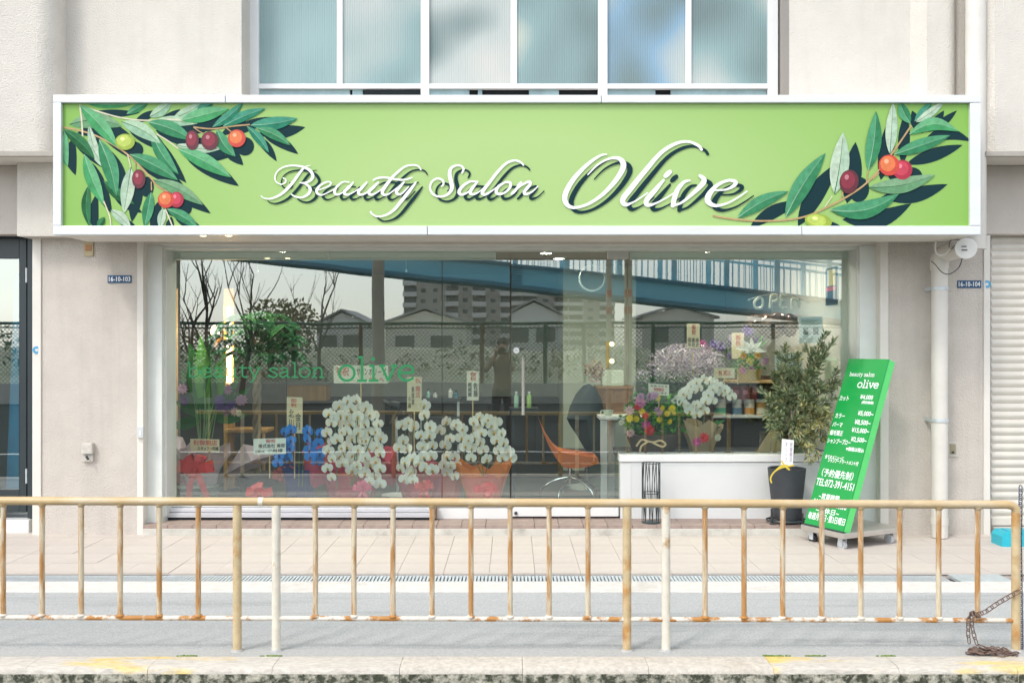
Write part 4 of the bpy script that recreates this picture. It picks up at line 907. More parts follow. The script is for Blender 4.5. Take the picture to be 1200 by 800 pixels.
M_ol = mat('olive_leaf', (0.115,0.16,0.068), .5, var=.3, vscale=9, trans=.15); M_ol2 = mat('olive_leaf_grey', (0.24,0.285,0.16), .55, var=.25, vscale=9, trans=.15); M_ol3 = mat('olive_leaf_yellow_lit', (0.46,0.43,0.18), .5, var=.2, vscale=9, trans=.2)
fol = MB()
tips = [(966,392),(976,400),(952,410),(958,425),(935,418),(918,408),(921,430),(905,438),(913,455),(900,470),(897,488),(904,500),(910,512),(938,440),(945,455),(930,465),(925,485),(940,480),(955,470),(962,450),(972,455),(980,450),(970,475),(978,490),(960,495),(955,510),(942,505),(948,525),(930,512),(966,515),(974,505),(960,535),(950,540),(920,475),(935,432),(983,466),(968,412),(928,445),(914,486),(950,488)]
for (px, py) in tips:
    dd = DO + rt_.uniform(-.13, .12)
    e = P(px+rt_.uniform(-2,2), py, dd); s0 = apex + Vector((rt_.uniform(-.03,.03), rt_.uniform(-.03,.03), rt_.uniform(-.04,.12)))
    if py > 505: s0 = apex + Vector((.05, 0, .03))
    mid = s0.lerp(e, .55) + Vector((rt_.uniform(-.05,.05), rt_.uniform(-.04,.04), .05))
    pp = [Vector(q) for q in spline([tuple(s0), tuple(mid), tuple(e)], 8)]
    trk.tube(pp, [.006-.0045*i/(len(pp)-1) for i in range(len(pp))], 5)
    sub = [pp]
    for q in range(3):
        a = pp[rt_.randrange(5, 13)]; b_ = a + Vector((rt_.uniform(-.10,.10), rt_.uniform(-.08,.08), rt_.uniform(-.01,.13)))
        sp = [a.lerp(b_, i/6) for i in range(7)]; trk.tube(sp, .0018, 4); sub.append(sp)
    yel_lit = px > 940 and py > 480  # yellower leaf mix at lower right paints the yellow light falling there
    for br in sub:
        L_ = len(br)
        for i in range(3 if br is pp else 0, L_):
            for s_ in range(7):
                t_ = (br[min(i+1, L_-1)]-br[max(i-1, 0)]).normalized(); rd = Vector((rt_.uniform(-1,1), rt_.uniform(-1,1), rt_.uniform(-.6,.9))).normalized()
                dv = (t_*.9 + rd*.9).normalized(); ln = rt_.uniform(.036, .062)
                c = br[i] + rd*.004
                m_ = rt_.choices((0,1,2), (5,3,.6) if not yel_lit else (2,2,4))[0]
                fol.blade(c, c+dv*ln, ln*.24, Vector((rt_.uniform(-1,1), -1.2, rt_.uniform(-.2,1.2))), .06, m_, seg=2)
trk.build('trunk', M_bark, ot, smooth=True)
fol.build('foliage', [M_ol, M_ol2, M_ol3], ot, kind='stuff')
t = thing('gift_tag', 'white paper tag tied with yellow ribbon to the olive tree', 'tag', P(922, 545, DO-.10))
p = MB(); o = P(915, 544, DO-.12); p.obox(o, P(929, 545.5, DO-.12)-o, P(916.5, 514, DO-.12)-o, (0,.002,0)); p.build('card', M_paper, t)
p = MB()
for k, s in enumerate(('祝御開店', 'オリーブ')):
    o = P(925-k*5.5, 541, DO-.1215); text_fit(p, '\n'.join(s), o, P(928-k*5.5, 541, DO-.1215)-o, P(925.8-k*5.5, 518, DO-.1215)-o)
p.build('handwriting', mat('violet_ink', (0.30,0.15,0.32), .7), t)
p = MB()
for pts in ([(930,545),(915,548),(907,553),(903,560),(904,565)], [(916,540),(920,546),(925,550)], [(908,552),(915,546),(922,545)]):
    stroke(p, [(x, y, 1.8) for x, y in spline(pts, 5)], lambda x, y, l: P(x, y, DO-.185-l))
p.build('ribbon', mat('yellow_ribbon', (0.62,0.46,0.05), .4), t)

# ---------------------------------------------------------------- black wire stand by the knee wall
t = thing('wire_stand', 'black wire umbrella stand in front of the white knee wall', 'umbrella stand', (X(763, 7.93), yb(7.93), .074))
cx, cyy, r_ = X(763, 7.93), yb(7.93), 10.6/F*7.93
za, zm, zc = .085, Z(577, 7.93), Z(542, 7.93)
ring = lambda z, n=24: [Vector((cx+r_*math.cos(2*math.pi*k/n), cyy+r_*math.sin(2*math.pi*k/n), z)) for k in range(n+1)]
p = MB()
for z in (zc, zm): p.tube(ring(z), .0035, 6, cap=False)
p.build('ring', M_blk, t, smooth=True)
p = MB()
for k in range(8):
    a0, a1 = 2*math.pi*k/8, 2*math.pi*(k+.5)/8
    for zlo, zhi in ((za, zc),):
        p.tube([Vector((cx+r_*math.cos(a0), cyy+r_*math.sin(a0), zlo)), Vector((cx+r_*math.cos(a1), cyy+r_*math.sin(a1), zhi))], .0025, 5)
        p.tube([Vector((cx+r_*math.cos(a1), cyy+r_*math.sin(a1), zhi)), Vector((cx+r_*math.cos(a0+math.pi/4), cyy+r_*math.sin(a0+math.pi/4), zlo))], .0025, 5)
    p.tube([Vector((cx+r_*math.cos(a0), cyy+r_*math.sin(a0), zlo)), Vector((cx+r_*math.cos(a0), cyy+r_*math.sin(a0), zhi))], .0025, 5)
p.build('wires', M_blk, t)
p = MB(); p.lathe((cx, cyy, .074), [(r_*1.02, 0), (r_*1.02, .022), (r_*.9, .03)], 24); p.build('base_dish', M_blk, t, smooth=True)
# ---------------------------------------------------------------- the far side of the street (seen mirrored in the glass)
def V(x, y, d):                  # pixel of the mirror image at mirror distance d -> real point in front of the shop
    return Vector(((x-600)/F*d, 2*GY-(d+CAMY), EYE-(y-HY)/F*d))
def vy(d): return 2*GY-(d+CAMY)
def vz(y, d): return EYE-(y-HY)/F*d
M_line = mat('white_road_paint', (0.74,0.74,0.72), .7, var=.1, vscale=10)
p = MB(); p.box(-40, 40, -7.42, -7.28, GROUND-.02, GROUND+.004); p.build('road_edge_line', M_line, kind='structure')
DFN = 29.0
M_cwall = mat('low_wall_concrete', (0.62,0.61,0.57), .9, var=.1, vscale=3)
p = MB(); p.box(-40, 40, vy(DFN)-.10, vy(DFN)+.10, GROUND-.02, vz(447.5, DFN)); p.build('low_wall', M_cwall, label='long low concrete kerb wall carrying the wire fence across the road', cat='wall')
M_fpost = mat('fence_green', (0.05,0.13,0.085), .5, var=.1); M_frust = mat('fence_rusty_post', (0.16,0.09,0.05), .7, var=.2, vscale=6)
fn_ = thing('wire_fence', 'green chain-link fence with rusty posts across the road', 'fence', (0, vy(DFN), vz(447, DFN)))
z0_, z1_ = vz(448, DFN), vz(379, DFN)
p = MB(); p.tube([(-34, vy(DFN), z1_), (34, vy(DFN), z1_)], .045, 8); p.build('top_rail', M_fpost, fn_)
p = MB(); p.tube([(-34, vy(DFN)-.1, z1_-.13), (34, vy(DFN)-.1, z1_-.13)], .022, 6); p.build('tension_rail', M_fpost, fn_)
for k, x_ in enumerate((-330,-190,-50, 90, 205, 424, 563, 643, 688, 765, 905, 1045, 1185, 1325)):
    q = V(x_, 405, DFN); p = MB(); p.tube([(q.x, q.y, z0_-.1), (q.x, q.y, z1_)], .06, 8); p.build('post', M_frust if x_ in (424, 563, 205) else M_fpost, fn_)
p = MB(); s_ = .125; hh = z1_-z0_-.05; n = int(40/s_)
for k in range(n):
    x0 = -21+k*s_
    for sg in (1, -1):
        a = Vector((x0, vy(DFN)+.03*sg, z0_)); b_ = Vector((x0+sg*hh, vy(DFN)+.03*sg, z0_+hh))
        sd = Vector((0.006, 0, -.006*sg)); p.add([a-sd, a+sd, b_+sd, b_-sd], [(0,1,2,3)])
p.build('chain_link_mesh', mat('fence_wire', (0.10,0.20,0.14), .5), fn_, kind='stuff')
# bank of dry grass and shrubs behind the fence
M_bank = mat('dry_grass_bank', (0.48,0.47,0.38), .95, var=.25, vscale=1.3, col2=(0.36,0.39,0.28), thr=(.45,.65), scale2=.5)
p = MB(); nx = 60; r2 = random.Random(5)
for i in range(nx+1):
    x = -45+90*i/nx
    for j, (d, z) in enumerate(((31, .2), (34, .8+r2.uniform(-.1,.2)), (37, 1.25+r2.uniform(-.15,.25)), (42, 1.3+r2.uniform(-.1,.2)), (60, .3))): p.v.append(Vector((x, vy(d), z)))
for i in range(nx):
    for j in range(4): p.f.append([i*5+j, i*5+j+1, (i+1)*5+j+1, (i+1)*5+j]); p.m.append(0)
p.build('grass_bank', M_bank, kind='structure', smooth=True)
M_shrub = [mat('shrub_%s' % n_, c, .9, var=.3, vscale=2) for n_, c in (('olive', (0.34,0.35,0.21)), ('green', (0.09,0.15,0.07)), ('straw', (0.52,0.48,0.36)))]
def leafcloud(mb, c, rad, n, size, rnd, mi):
    for _ in range(n):
        v = Vector((rnd.gauss(0,1), rnd.gauss(0,1), rnd.gauss(0,1))); v.normalize(); v *= rnd.random()**.4
        q = Vector(c)+Vector((v.x*rad[0], v.y*rad[1], v.z*rad[2])); e = Vector((rnd.uniform(-1,1), rnd.uniform(-1,1), rnd.uniform(-.4,1))).normalized()
        mb.blade(q, q+e*size*rnd.uniform(.6,1.3), size*.5, Vector((rnd.uniform(-1,1), 1, rnd.uniform(-.5,1))), 0, rnd.choice(mi), seg=2)
p = MB()
for k in range(70):
    x = r2.uniform(-22, 22); d = r2.uniform(31.5, 36); leafcloud(p, (x, vy(d), .5+(d-31)*.14+(.35 if x < -6.5 else 0)), (.9,.5,.45+(.35 if x < -6.5 else 0)), 70 if x < -6.5 else 40, .2, r2, (1,1,0) if x < -6.5 else (0,1,2,2))
p.build('roadside_scrub', M_shrub, kind='stuff')
# footbridge ramp: blue plate girder, railing with balusters
DBR = 24.0
M_blue = mat('bridge_blue', (0.28,0.76,0.95), .5, var=.05, vscale=.8); M_blued = mat('bridge_blue_rail', (0.36,0.78,0.95), .5)
fb = thing('footbridge', 'sky-blue steel footbridge ramp sloping down across the road', 'footbridge', (0, vy(DBR), GROUND))
def bl(x): return 314+(x-400)*.1068
def tl(x): return 309.5+(x-598)*.1105
xa, xb = 60, 1330
for (dd, nm) in ((DBR, 'girder'), (DBR+2.2, 'girder')):
    k = dd/DBR; p = MB()
    q = [V(xa, bl(xa), DBR), V(xb, bl(xb), DBR), V(xb, tl(xb), DBR), V(xa, tl(xa), DBR)]
    off = Vector((0, vy(dd)-vy(DBR), 0)); w_ = Vector((0, -.12, 0)); pts = [v+off for v in q]
    p.add(pts+[v+w_ for v in pts], [(3,2,1,0),(4,5,6,7),(0,1,5,4),(1,2,6,5),(2,3,7,6),(3,0,4,7)]); p.build(nm, M_blue, fb)
for f_, h_ in ((bl, .10), (tl, .07)):
    p = MB(); a, b_ = V(xa, f_(xa), DBR), V(xb, f_(xb), DBR); p.obox(a+Vector((0,.10,-h_/2)), b_-a, (0,0,h_), (0,-.3,0)); p.build('flange', mat('bridge_dark_edge', (0.10,0.32,0.46), .5), fb)
p = MB(); a, b_ = V(xa, tl(xa)+14, DBR), V(xb, tl(xb)+14, DBR); p.obox(a+Vector((0,-.13,0)), b_-a, (0,0,.12), (0,-2.05,0)); p.build('deck', M_cwall, fb)
bal = MB(); bal2 = MB()
for dd, nm in ((DBR, 0), (DBR+2.2, 1)):
    off = Vector((0, vy(dd)-vy(DBR), 0)); rh = 1.02
    for hz_ in (rh, rh-.16):
        p = MB(); a, b_ = V(xa, tl(xa), DBR)+off, V(xb, tl(xb), DBR)+off; p.tube([a+Vector((0,-.05,hz_)), b_+Vector((0,-.05,hz_))], .035, 6); p.build('handrail', M_blued, fb)
    x = xa; k = 0
    while x < xb:
        q = V(x, tl(x), DBR)+off
        if k % 8 == 0:
            p = MB(); p.box(q.x-.06, q.x+.06, q.y-.10, q.y, q.z, q.z+rh+.03); p.build('post', M_blued, fb)
        else: bal.tube([q+Vector((0,-.05,0)), q+Vector((0,-.05,rh-.16))], .011, 4, cap=False)
        x += 7.6; k += 1
bal.build('balusters', M_blued, fb, kind='stuff')
# louvre vent plate on the girder, piers
p = MB()
for k in range(7): q = V(602, bl(602)-22+k*3.2, DBR); p.box(q.x, q.x+.28, q.y, q.y+.03, q.z, q.z+.03)
p.build('louvre', mat('bridge_dark_edge', (0.10,0.32,0.46), .5), fb)
for x_ in (-60, 1230):
    q = V(x_, 405, DBR+1.1); p = MB(); p.box(q.x-.3, q.x+.3, q.y-.3, q.y+.3, GROUND-.1, vz(bl(x_), DBR)); p.build('pier', M_cwall, fb)
# apartment blocks and houses beyond
M_apw = mat('apartment_white', (0.86,0.85,0.82), .8, var=.05, vscale=.3); M_apt = mat('apartment_taupe', (0.60,0.57,0.52), .85, var=.06, vscale=.3); M_win = mat('dark_window', (0.14,0.16,0.17), .15)
M_roof = mat('grey_roof_tile', (0.38,0.39,0.40), .8, var=.15, vscale=2)
def block(label, x0, x1, ytop, d, cols, floors, taupe):
    t = thing('apartment_building', label, 'apartment block', V((x0+x1)/2, 405+1.67/d*F, d), 'apartment blocks across the road')
    zt = vz(ytop, d); X0, X1 = V(x0, 0, d).x, V(x1, 0, d).x; yf = vy(d); zb0 = GROUND
    p = MB(); p.box(X0, X1, yf-14, yf, zb0, zt); p.build('wall', M_apt, t)
    p = MB(); p.box(X0-.2, X1+.2, yf-14.2, yf+.2, zt, zt+.6); p.build('roof_parapet', M_apw, t)
    fh = (zt-zb0)/floors; cw = (X1-X0)/cols
    for f_ in range(floors):
        for c_ in range(cols):
            za_ = zb0+f_*fh; xa_ = X0+c_*cw
            if c_ in taupe:
                p = MB(); p.box(xa_+cw*.3, xa_+cw*.65, yf-.05, yf+.06, za_+fh*.4, za_+fh*.75); p.build('window', M_win, t)
            else:
                p = MB(); p.box(xa_+cw*.06, xa_+cw*.94, yf-.05, yf+.05, za_+fh*.42, za_+fh*.95); p.build('window', M_win, t)
                p = MB(); p.box(xa_, xa_+cw*.98, yf+.06, yf+1.1, za_, za_+fh*.42); p.build('balcony', M_apw, t)
block('taupe and white apartment block with stacked balconies, taller one left of the door', 473, 598, 322, 110, 8, 8, (1,2,4,6))
block('long white apartment block with wide balconies behind the gabled houses', 600, 724, 338, 130, 7, 8, (2,5))
def house(label, x0, x1, yr, ye, d, wallm, dep=7):
    t = thing('house', label, 'house', V((x0+x1)/2, 405, d), 'houses across the road')
    X0, X1 = V(x0,0,d).x, V(x1,0,d).x; yf = vy(d); ze, zr = vz(ye, d), vz(yr, d); xm = (X0+X1)/2
    p = MB(); p.box(X0, X1, yf-dep, yf, GROUND, ze); p.add([(X0,yf,ze),(X1,yf,ze),(xm,yf,zr),(X0,yf-dep,ze),(X1,yf-dep,ze),(xm,yf-dep,zr)], [(0,1,2),(5,4,3)]); p.build('wall', wallm, t)
    o = .35
    for s_, xe_ in ((-1, X0), (1, X1)):
        p = MB(); a = Vector((xm, yf+o, zr+.12)); b_ = Vector((xe_+s_*o, yf+o, ze-.15)); p.obox(a, b_-a, (0,0,.14), (0,-dep-2*o,0)); p.build('roof', M_roof, t)
    for fx in (.25, .7):
        p = MB(); p.box(X0+(X1-X0)*fx-.7, X0+(X1-X0)*fx+.7, yf-.04, yf+.05, ze-1.9, ze-.7); w_ = p.build('window', M_apw, t)
        p = MB(); p.box(X0+(X1-X0)*fx-.6, X0+(X1-X0)*fx+.6, yf+.04, yf+.06, ze-1.8, ze-.8); p.build('pane', M_win, w_)
M_hcream = mat('house_cream', (0.84,0.80,0.72), .85); M_hwhite = mat('house_white', (0.87,0.87,0.85), .85)
house('cream gabled house under the taupe apartment block', 452, 545, 364, 378, 62, M_hcream)
house('white gabled house in front of the long white apartment block', 598, 664, 355, 370, 66, M_hwhite)
house('low cream house with a dark roof beyond the footbridge', 752, 835, 361, 371, 70, M_hcream)
house('small white house at the left behind the bare trees', 372, 432, 366, 379, 70, M_hwhite)
# utility pole, slim striped posts
M_upole = mat('concrete_pole', (0.50,0.47,0.40), .85, var=.1, vscale=2)
t = thing('utility_pole', 'thick concrete utility pole with a cross-arm across the road', 'utility pole', V(444, 450, 21))
p = MB(); q = V(444, 405, 21); p.tube([(q.x, q.y, GROUND), (q.x, q.y, 8.5)], [.14, .10], 12); p.build('shaft', M_upole, t, smooth=True)
p = MB(); p.box(q.x-.9, q.x+.9, q.y-.05, q.y+.05, 7.6, 7.7); p.build('cross_arm', M_galv, t)
for x_, lb in ((716, 'slim grey post with red and white bands left of the pair'), (737, 'slim grey post with red and white bands right of the pair')):
    t = thing('signal_post', lb, 'post', V(x_, 450, 19), 'slim banded posts across the road'); q = V(x_, 405, 19)
    p = MB(); p.tube([(q.x, q.y, GROUND), (q.x, q.y, 3.4)], .05, 8); p.build('shaft', M_upole, t)
    for yy in (348, 368): p = MB(); p.tube([(q.x, q.y, vz(yy, 19)), (q.x, q.y, vz(yy-8, 19))], .056, 8); p.build('red_band', mat('band_red', (0.5,.06,.04), .5), t)
p = MB()
for k, (z, dx) in enumerate(((7.65, -.8), (7.65, .8), (7.1, 0), (6.6, .1))):
    for sg in (-1, 1):
        p.tube(spline([(V(444,405,21).x+dx*.9, vy(21), z), (V(444,405,21).x+sg*9, vy(21)-.4, z-.55), (V(444,405,21).x+sg*19, vy(21)-1, z-.1)], 8), .012, 4)
p.build('overhead_wire', M_wire, label='sagging overhead wires strung from the concrete utility pole', cat='wire')
# bare trees and evergreens at the left
M_bk = mat('bare_bark', (0.17,0.15,0.13), .9, var=.2, vscale=5)
def bare(x_, d, h, seed, label):
    r3 = random.Random(seed); q = V(x_, 405, d); t = thing('bare_tree', label, 'tree', (q.x, q.y, .3), 'bare trees across the road')
    tk = MB(); cr = MB()
    def grow(mb, a, dv, L, rad, lev):
        pts = [a]; dd_ = dv.copy()
        for k in range(4):
            dd_ = (dd_+Vector((r3.uniform(-.18,.18), r3.uniform(-.18,.18), .08))).normalized(); pts.append(pts[-1]+dd_*L/4)
        mb.tube(pts, [rad*(1-.16*k) for k in range(5)], 5 if lev else 8)
        if lev < 3:
            for k in range(4 if lev == 0 else 3):
                b_ = pts[r3.choice((2,3,4))]; s_ = (dd_+Vector((r3.uniform(-.9,.9), r3.uniform(-.5,.5), r3.uniform(0,.5)))).normalized()
                grow(cr, b_, s_, L*r3.uniform(.5,.8), rad*.45, lev+1)
    grow(tk, Vector((q.x, q.y, .2)), Vector((r3.uniform(-.1,.1), 0, 1)), h*.5, .085, 0)
    tk.build('trunk', M_bk, t); cr.build('crown', M_bk, t)
bare(245, 25, 4.4, 3, 'bare tree with many upright branches nearest the left end of the fence'); bare(285, 27, 4.3, 8, 'bare thin tree beside the evergreens across the road'); bare(222, 28, 3.8, 14, 'bare leaning tree at the left end of the fence'); bare(375, 32, 4.2, 21, 'bare sapling with few twigs right of the evergreens')
M_ever = [mat('evergreen_%d' % k, c, .8, var=.25, vscale=2) for k, c in enumerate(((0.32,0.28,0.13),(0.22,0.23,0.10)))]
for k, (x_, lb) in enumerate(((318, 'rounded olive-green evergreen tree, left of two across the road'), (345, 'rounded olive-green evergreen tree, right of two across the road'))):
    q = V(x_, 405, 33); t = thing('evergreen_tree', lb, 'tree', (q.x, q.y, .3), 'evergreens across the road')
    p = MB(); p.tube([(q.x, q.y, .2), (q.x, q.y, 2.2)], .1, 8); p.build('trunk', M_bk, t)
    p = MB(); leafcloud(p, (q.x, q.y, 2.1), (.95,.7,.95), 900, .16, r2, (0,1)); p.build('crown', M_ever, t)
# a strip of parked-car sized city haze is left out; the photographer stands beside the camera
# ---------------------------------------------------------------- inside the salon
M_inw = mat('salon_wall', (0.40,0.42,0.38), .8, var=.04, vscale=2); M_inf = mat('salon_floor', (0.035,0.03,0.026), .5, var=.15, vscale=4, stretch=(.3,2,1)); M_inc = mat('salon_ceiling', (0.40,0.39,0.36), .8)
xl, xr_ = -3.75, X(1007, DF)
ZF, ZC, YB_ = 0.10, 2.40, 4.6
p = MB(); p.box(xl-.1, xr_+.1, GY+.02, YB_, ZF-.05, ZF); p.build('salon_floor', M_inf, kind='structure')
p = MB(); p.box(xl-.1, xr_+.1, GY+.13, YB_, ZC, ZC+.08); p.build('salon_ceiling', M_inc, kind='structure')
p = MB(); p.box(xl-.2, xr_+.2, YB_, YB_+.1, ZF-.05, ZC+.08); p.build('salon_back_wall', M_inw, kind='structure')
p = MB(); p.box(xl-.12, xl-.01, GY+.10, YB_, ZF-.05, ZC+.08); p.build('salon_side_wall', mat('dark_green_wall', (0.05,0.07,0.055), .7), kind='structure')
M_cream_in = mat('cream_interior_wall', (0.58,0.54,0.46), .8, var=.04, vscale=2)
p = MB(); p.box(xr_-.06, xr_+.1, GY+.05, YB_, ZF-.05, ZC+.08); p.build('salon_side_wall', M_cream_in, kind='structure')
p = MB(); p.box(X(660, 11.2), X(745, 11.2), yb(11.2), YB_-.001, ZF, ZC-.001); p.build('salon_partition', mat('pale_green_wall', (0.55,0.60,0.50), .8), kind='structure')
p = MB(); p.box(xl, X(335, 10.3), yb(10.3), yb(10.3)+.06, ZF, Z(384, 10.3)); p.build('salon_partition', mat('added_dark_screen', (0.045,0.042,0.036), .7), kind='structure')  # second partition: dark screen added to darken the background behind the plants
t = thing('added_cabinet', 'long black base cabinet added along the back wall to darken the lower salon', 'cabinet', (-.6, YB_-.3, ZF))  # black cabinet added to keep the lower part of the room dark
p = MB(); p.box(xl+.1, X(655, 12.1), YB_-.5, YB_-.01, ZF, .86); p.build('body', mat('black_oak', (.035,.035,.038), .5), t)
for k in range(8):
    x0 = xl+.12+k*.56; p = MB(); p.box(x0, x0+.54, YB_-.52, YB_-.501, ZF+.08, .80); p.build('door', mat('black_oak_door', (.05,.05,.053), .45), t, bevel=.004)
# warm strips on the left, ceiling downlights; front row added to brighten the display
M_led = mat('warm_led', (1.0, 0.66, 0.30), .5, emit=14); M_addlamp = mat('added_lamp_glow', (1.0,0.93,0.82), .5, emit=230); M_spot = mat('ceiling_lamp_glow', (1.0,0.91,0.78), .5, emit=62)
M_wood = mat('oak_panel', (0.52,0.30,0.11), .5, var=.2, vscale=5, stretch=(4,4,.5)); M_woodp = mat('pale_wood', (0.60,0.43,0.22), .5, var=.12, vscale=6, stretch=(3,3,.6))
t = thing('wall_light_panel', 'oak wall panel with a glowing warm strip just inside the left jamb', 'light panel', P(202, 590, 9.2))
p = MB(); p.box(X(186, 9.2), X(206, 9.2), yb(9.2), yb(9.2)+.06, ZF+.5, Z(338, 9.2)); p.build('panel', M_wood, t)
p = MB(); p.box(X(199.5, 9.18), X(203, 9.18), yb(9.16), yb(9.16)+.03, Z(462, 9.2), Z(424, 9.2)); p.build('strip', M_led, t)
t = thing('floor_lamp', 'tall wooden floor lamp with a glowing vertical warm strip behind the plants', 'lamp', P(267, 580, 9.6))
p = MB(); p.box(X(262, 9.6), X(273.5, 9.6), yb(9.6), yb(9.6)+.06, ZF+.02, Z(338, 9.6)); p.build('column', M_wood, t)
p = MB(); p.box(X(266, 9.57), X(270.5, 9.57), yb(9.57), yb(9.57)+.025, Z(448, 9.57), Z(360, 9.57)); p.build('strip', M_led, t)
p = MB(); p.lathe(P(267.7, 0, 9.63)*1, [(0,0)]) if False else None
p = MB(); q = P(267.7, 580, 9.63); p.lathe((q.x, q.y, ZF), [(.16,0),(.16,.02),(.05,.03)], 18); p.build('base', M_blk, t)
t = thing('small_lamp', 'small glowing lamp bulb on a curved wooden bracket left of the floor lamp', 'lamp', P(253, 395, 9.7))
p = MB(); p.ball(P(253, 388, 9.7), (.05,.05,.06), 12, 0, 8); p.build('bulb', M_led, t, smooth=True)
p = MB(); p.tube(spline([tuple(P(256, 382, 9.72)), tuple(P(258, 392, 9.74)), tuple(P(256, 400, 9.76)), tuple(P(253, 406, 9.78))], 4), .02, 8); p.build('bracket', M_wood, t, smooth=True)
for k, (x_, d) in enumerate(((330, 9.4), (480, 10.2), (640, 9.6), (655, 10.2), (830, 9.4), (930, 10.2), (400, 8.75), (560, 8.75), (770, 8.75), (240, 8.8), (868, 8.75))):
    q = P(x_, 300, d); t = thing('downlight', ('ceiling downlight above the money tree','ceiling downlight above the styling trolley','ceiling downlight just inside the glass door','ceiling downlight above the two swivel chairs','ceiling downlight above the lavender mound','ceiling downlight above the product shelf','added ceiling light brightening the largest white orchid','added ceiling light brightening the orange-wrapped orchid','added ceiling light brightening the mixed flower basket','added ceiling light brightening the basket arrangement','added ceiling light brightening the OPEN letters')[k], 'ceiling light', (q.x, q.y, ZC-.02), 'salon ceiling downlights')
    p = MB(); p.lathe((q.x, q.y, ZC-.012), [(.055,0),(.07,.0),(.07,.012)], 16, cap=False); p.build('ring', M_white, t)
    p = MB(); p.lathe((q.x, q.y, ZC-.006), [(.054,0),(.054,.005)], 16); p.build('lamp', M_spot if k < 6 else M_addlamp, t)
# poster on the right inner wall
t = thing('wall_poster', 'narrow dark poster with yellow and red panels on the right inner wall', 'poster', (xr_-.061, GY+.3, Z(357, 8.4)))
ya, yb_2 = GY+.12, GY+.42
p = MB(); p.box(xr_-.068, xr_-.0605, ya, yb_2, Z(357, 8.35), Z(313, 8.35)); p.build('sheet', mat('poster_black', (.03,.03,.03), .4), t)
p = MB(); p.box(xr_-.070, xr_-.0685, ya+.03, yb_2-.1, Z(334, 8.35), Z(315, 8.35)); p.build('yellow_panel', mat('poster_yellow', (.60,.45,.08), .5), t)
p = MB(); p.box(xr_-.070, xr_-.0685, ya+.03, yb_2-.02, Z(340, 8.35), Z(335.5, 8.35)); p.build('red_panel', mat('poster_red', (.5,.05,.06), .5), t)
p = MB(); p.box(xr_-.070, xr_-.0685, ya+.2, yb_2-.05, Z(334, 8.35), Z(315, 8.35)); p.build('white_panel', M_paper, t)

# ------------------------------------------------ flowers
M_pet = mat('white_petal', (0.83,0.84,0.79), .5, var=.03, vscale=30, trans=.25); M_lip = mat('orchid_lip_yellow', (0.55,0.34,0.05), .5)
M_petb = mat('blue_petal', (0.01,0.24,0.78), .5, var=.2, vscale=40, trans=.2); M_lipb = mat('orchid_lip_navy', (0.01,0.03,0.20), .5)
M_petc = mat('ivory_petal', (0.74,0.75,0.62), .5, var=.03, vscale=30, trans=.25)
M_stem = mat('green_stem', (0.07,0.16,0.04), .5, var=.2, vscale=10); M_leafg = mat('glossy_leaf', (0.03,0.13,0.03), .7, spec=.2, var=.25, vscale=6); M_leafl = mat('light_leaf', (0.10,0.32,0.04), .7, spec=.2, var=.25, vscale=6)
M_leafd = mat('dark_leaf', (0.014,0.068,0.025), .8, spec=.1, var=.3, vscale=6); M_stick = mat('bamboo_stick', (0.60,0.44,0.24), .6)
def orchid_mesh(name, pm, lm, seed):
    r4 = random.Random(seed); b = MB()
    def petal(a0, L, wd, back):
        n = 6; pts = [Vector((0, 0, 0))]
        for i in range(n+1):
            th = -math.pi/2 + math.pi*i/n
            u = L*.55+L*.45*math.cos(th); v = wd/2*math.sin(th)*(1.0)
            pts.append(Vector((u*math.cos(a0)-v*math.sin(a0), back-.16*(1-abs(math.sin(th)))*L*.3-.05*r4.random(), u*math.sin(a0)+v*math.cos(a0))))
        b.add(pts, [(0, i+1, i+2) for i in range(n)], 0)
    for a, L, wd, bk in ((90,.95,.75,.10),(215,.92,.70,.10),(325,.92,.70,.10),(8,1.0,1.25,.0),(172,1.0,1.25,.0)): petal(R(a), L, wd, bk)
    b.ball((0,-.16,-.16), (.19,.16,.25), 7, 1, 4); b.ball((0,-.13,.10), (.08,.1,.08), 6, 0, 3)
    o = b.build(name, [pm, lm]); me = o.data; WL.pop(o.name, None); bpy.data.objects.remove(o); return me
def obj_from_mb(b, mats): 
    o = b.build('bloom', mats); me = o.data; bpy.data.objects.remove(o); return me
ORW = [orchid_mesh('orchid_bloom', M_pet, M_lip, s) for s in (1, 2, 3)]; ORB = [orchid_mesh('orchid_bloom', M_petb, M_lipb, 4)]; ORC = [orchid_mesh('orchid_bloom', M_petc, M_lip, 5)]
rf = random.Random(31)
def blooms(par, meshes, pts, d, size, spread=.05):
    for (x, y) in pts:
        dd = d + rf.uniform(-spread, spread)
        o = link_mesh('bloom', rf.choice(meshes), par, P(x+rf.uniform(-.7,.7), y+rf.uniform(-.7,.7), dd), rot=(rf.uniform(-.35,.25), rf.uniform(-.3,.3), rf.uniform(-.7,.7)), scale=[size/F*dd*rf.uniform(.9,1.12)]*3)
def column(x, y0, y1, n, zig=2.2): return [(x + (zig if k % 2 else -zig) + (k/n)*1.0, y0+(y1-y0)*k/(n-1)) for k in range(n)]
def spray(par, top, pts, d):          # arching flower stem from the pot up and over
    p = MB(); p.tube(spline([tuple(P(x, y, d+.05)) for x, y in [top]+pts], 5), .004, 5); p.build('stem', M_stem, par, smooth=True)
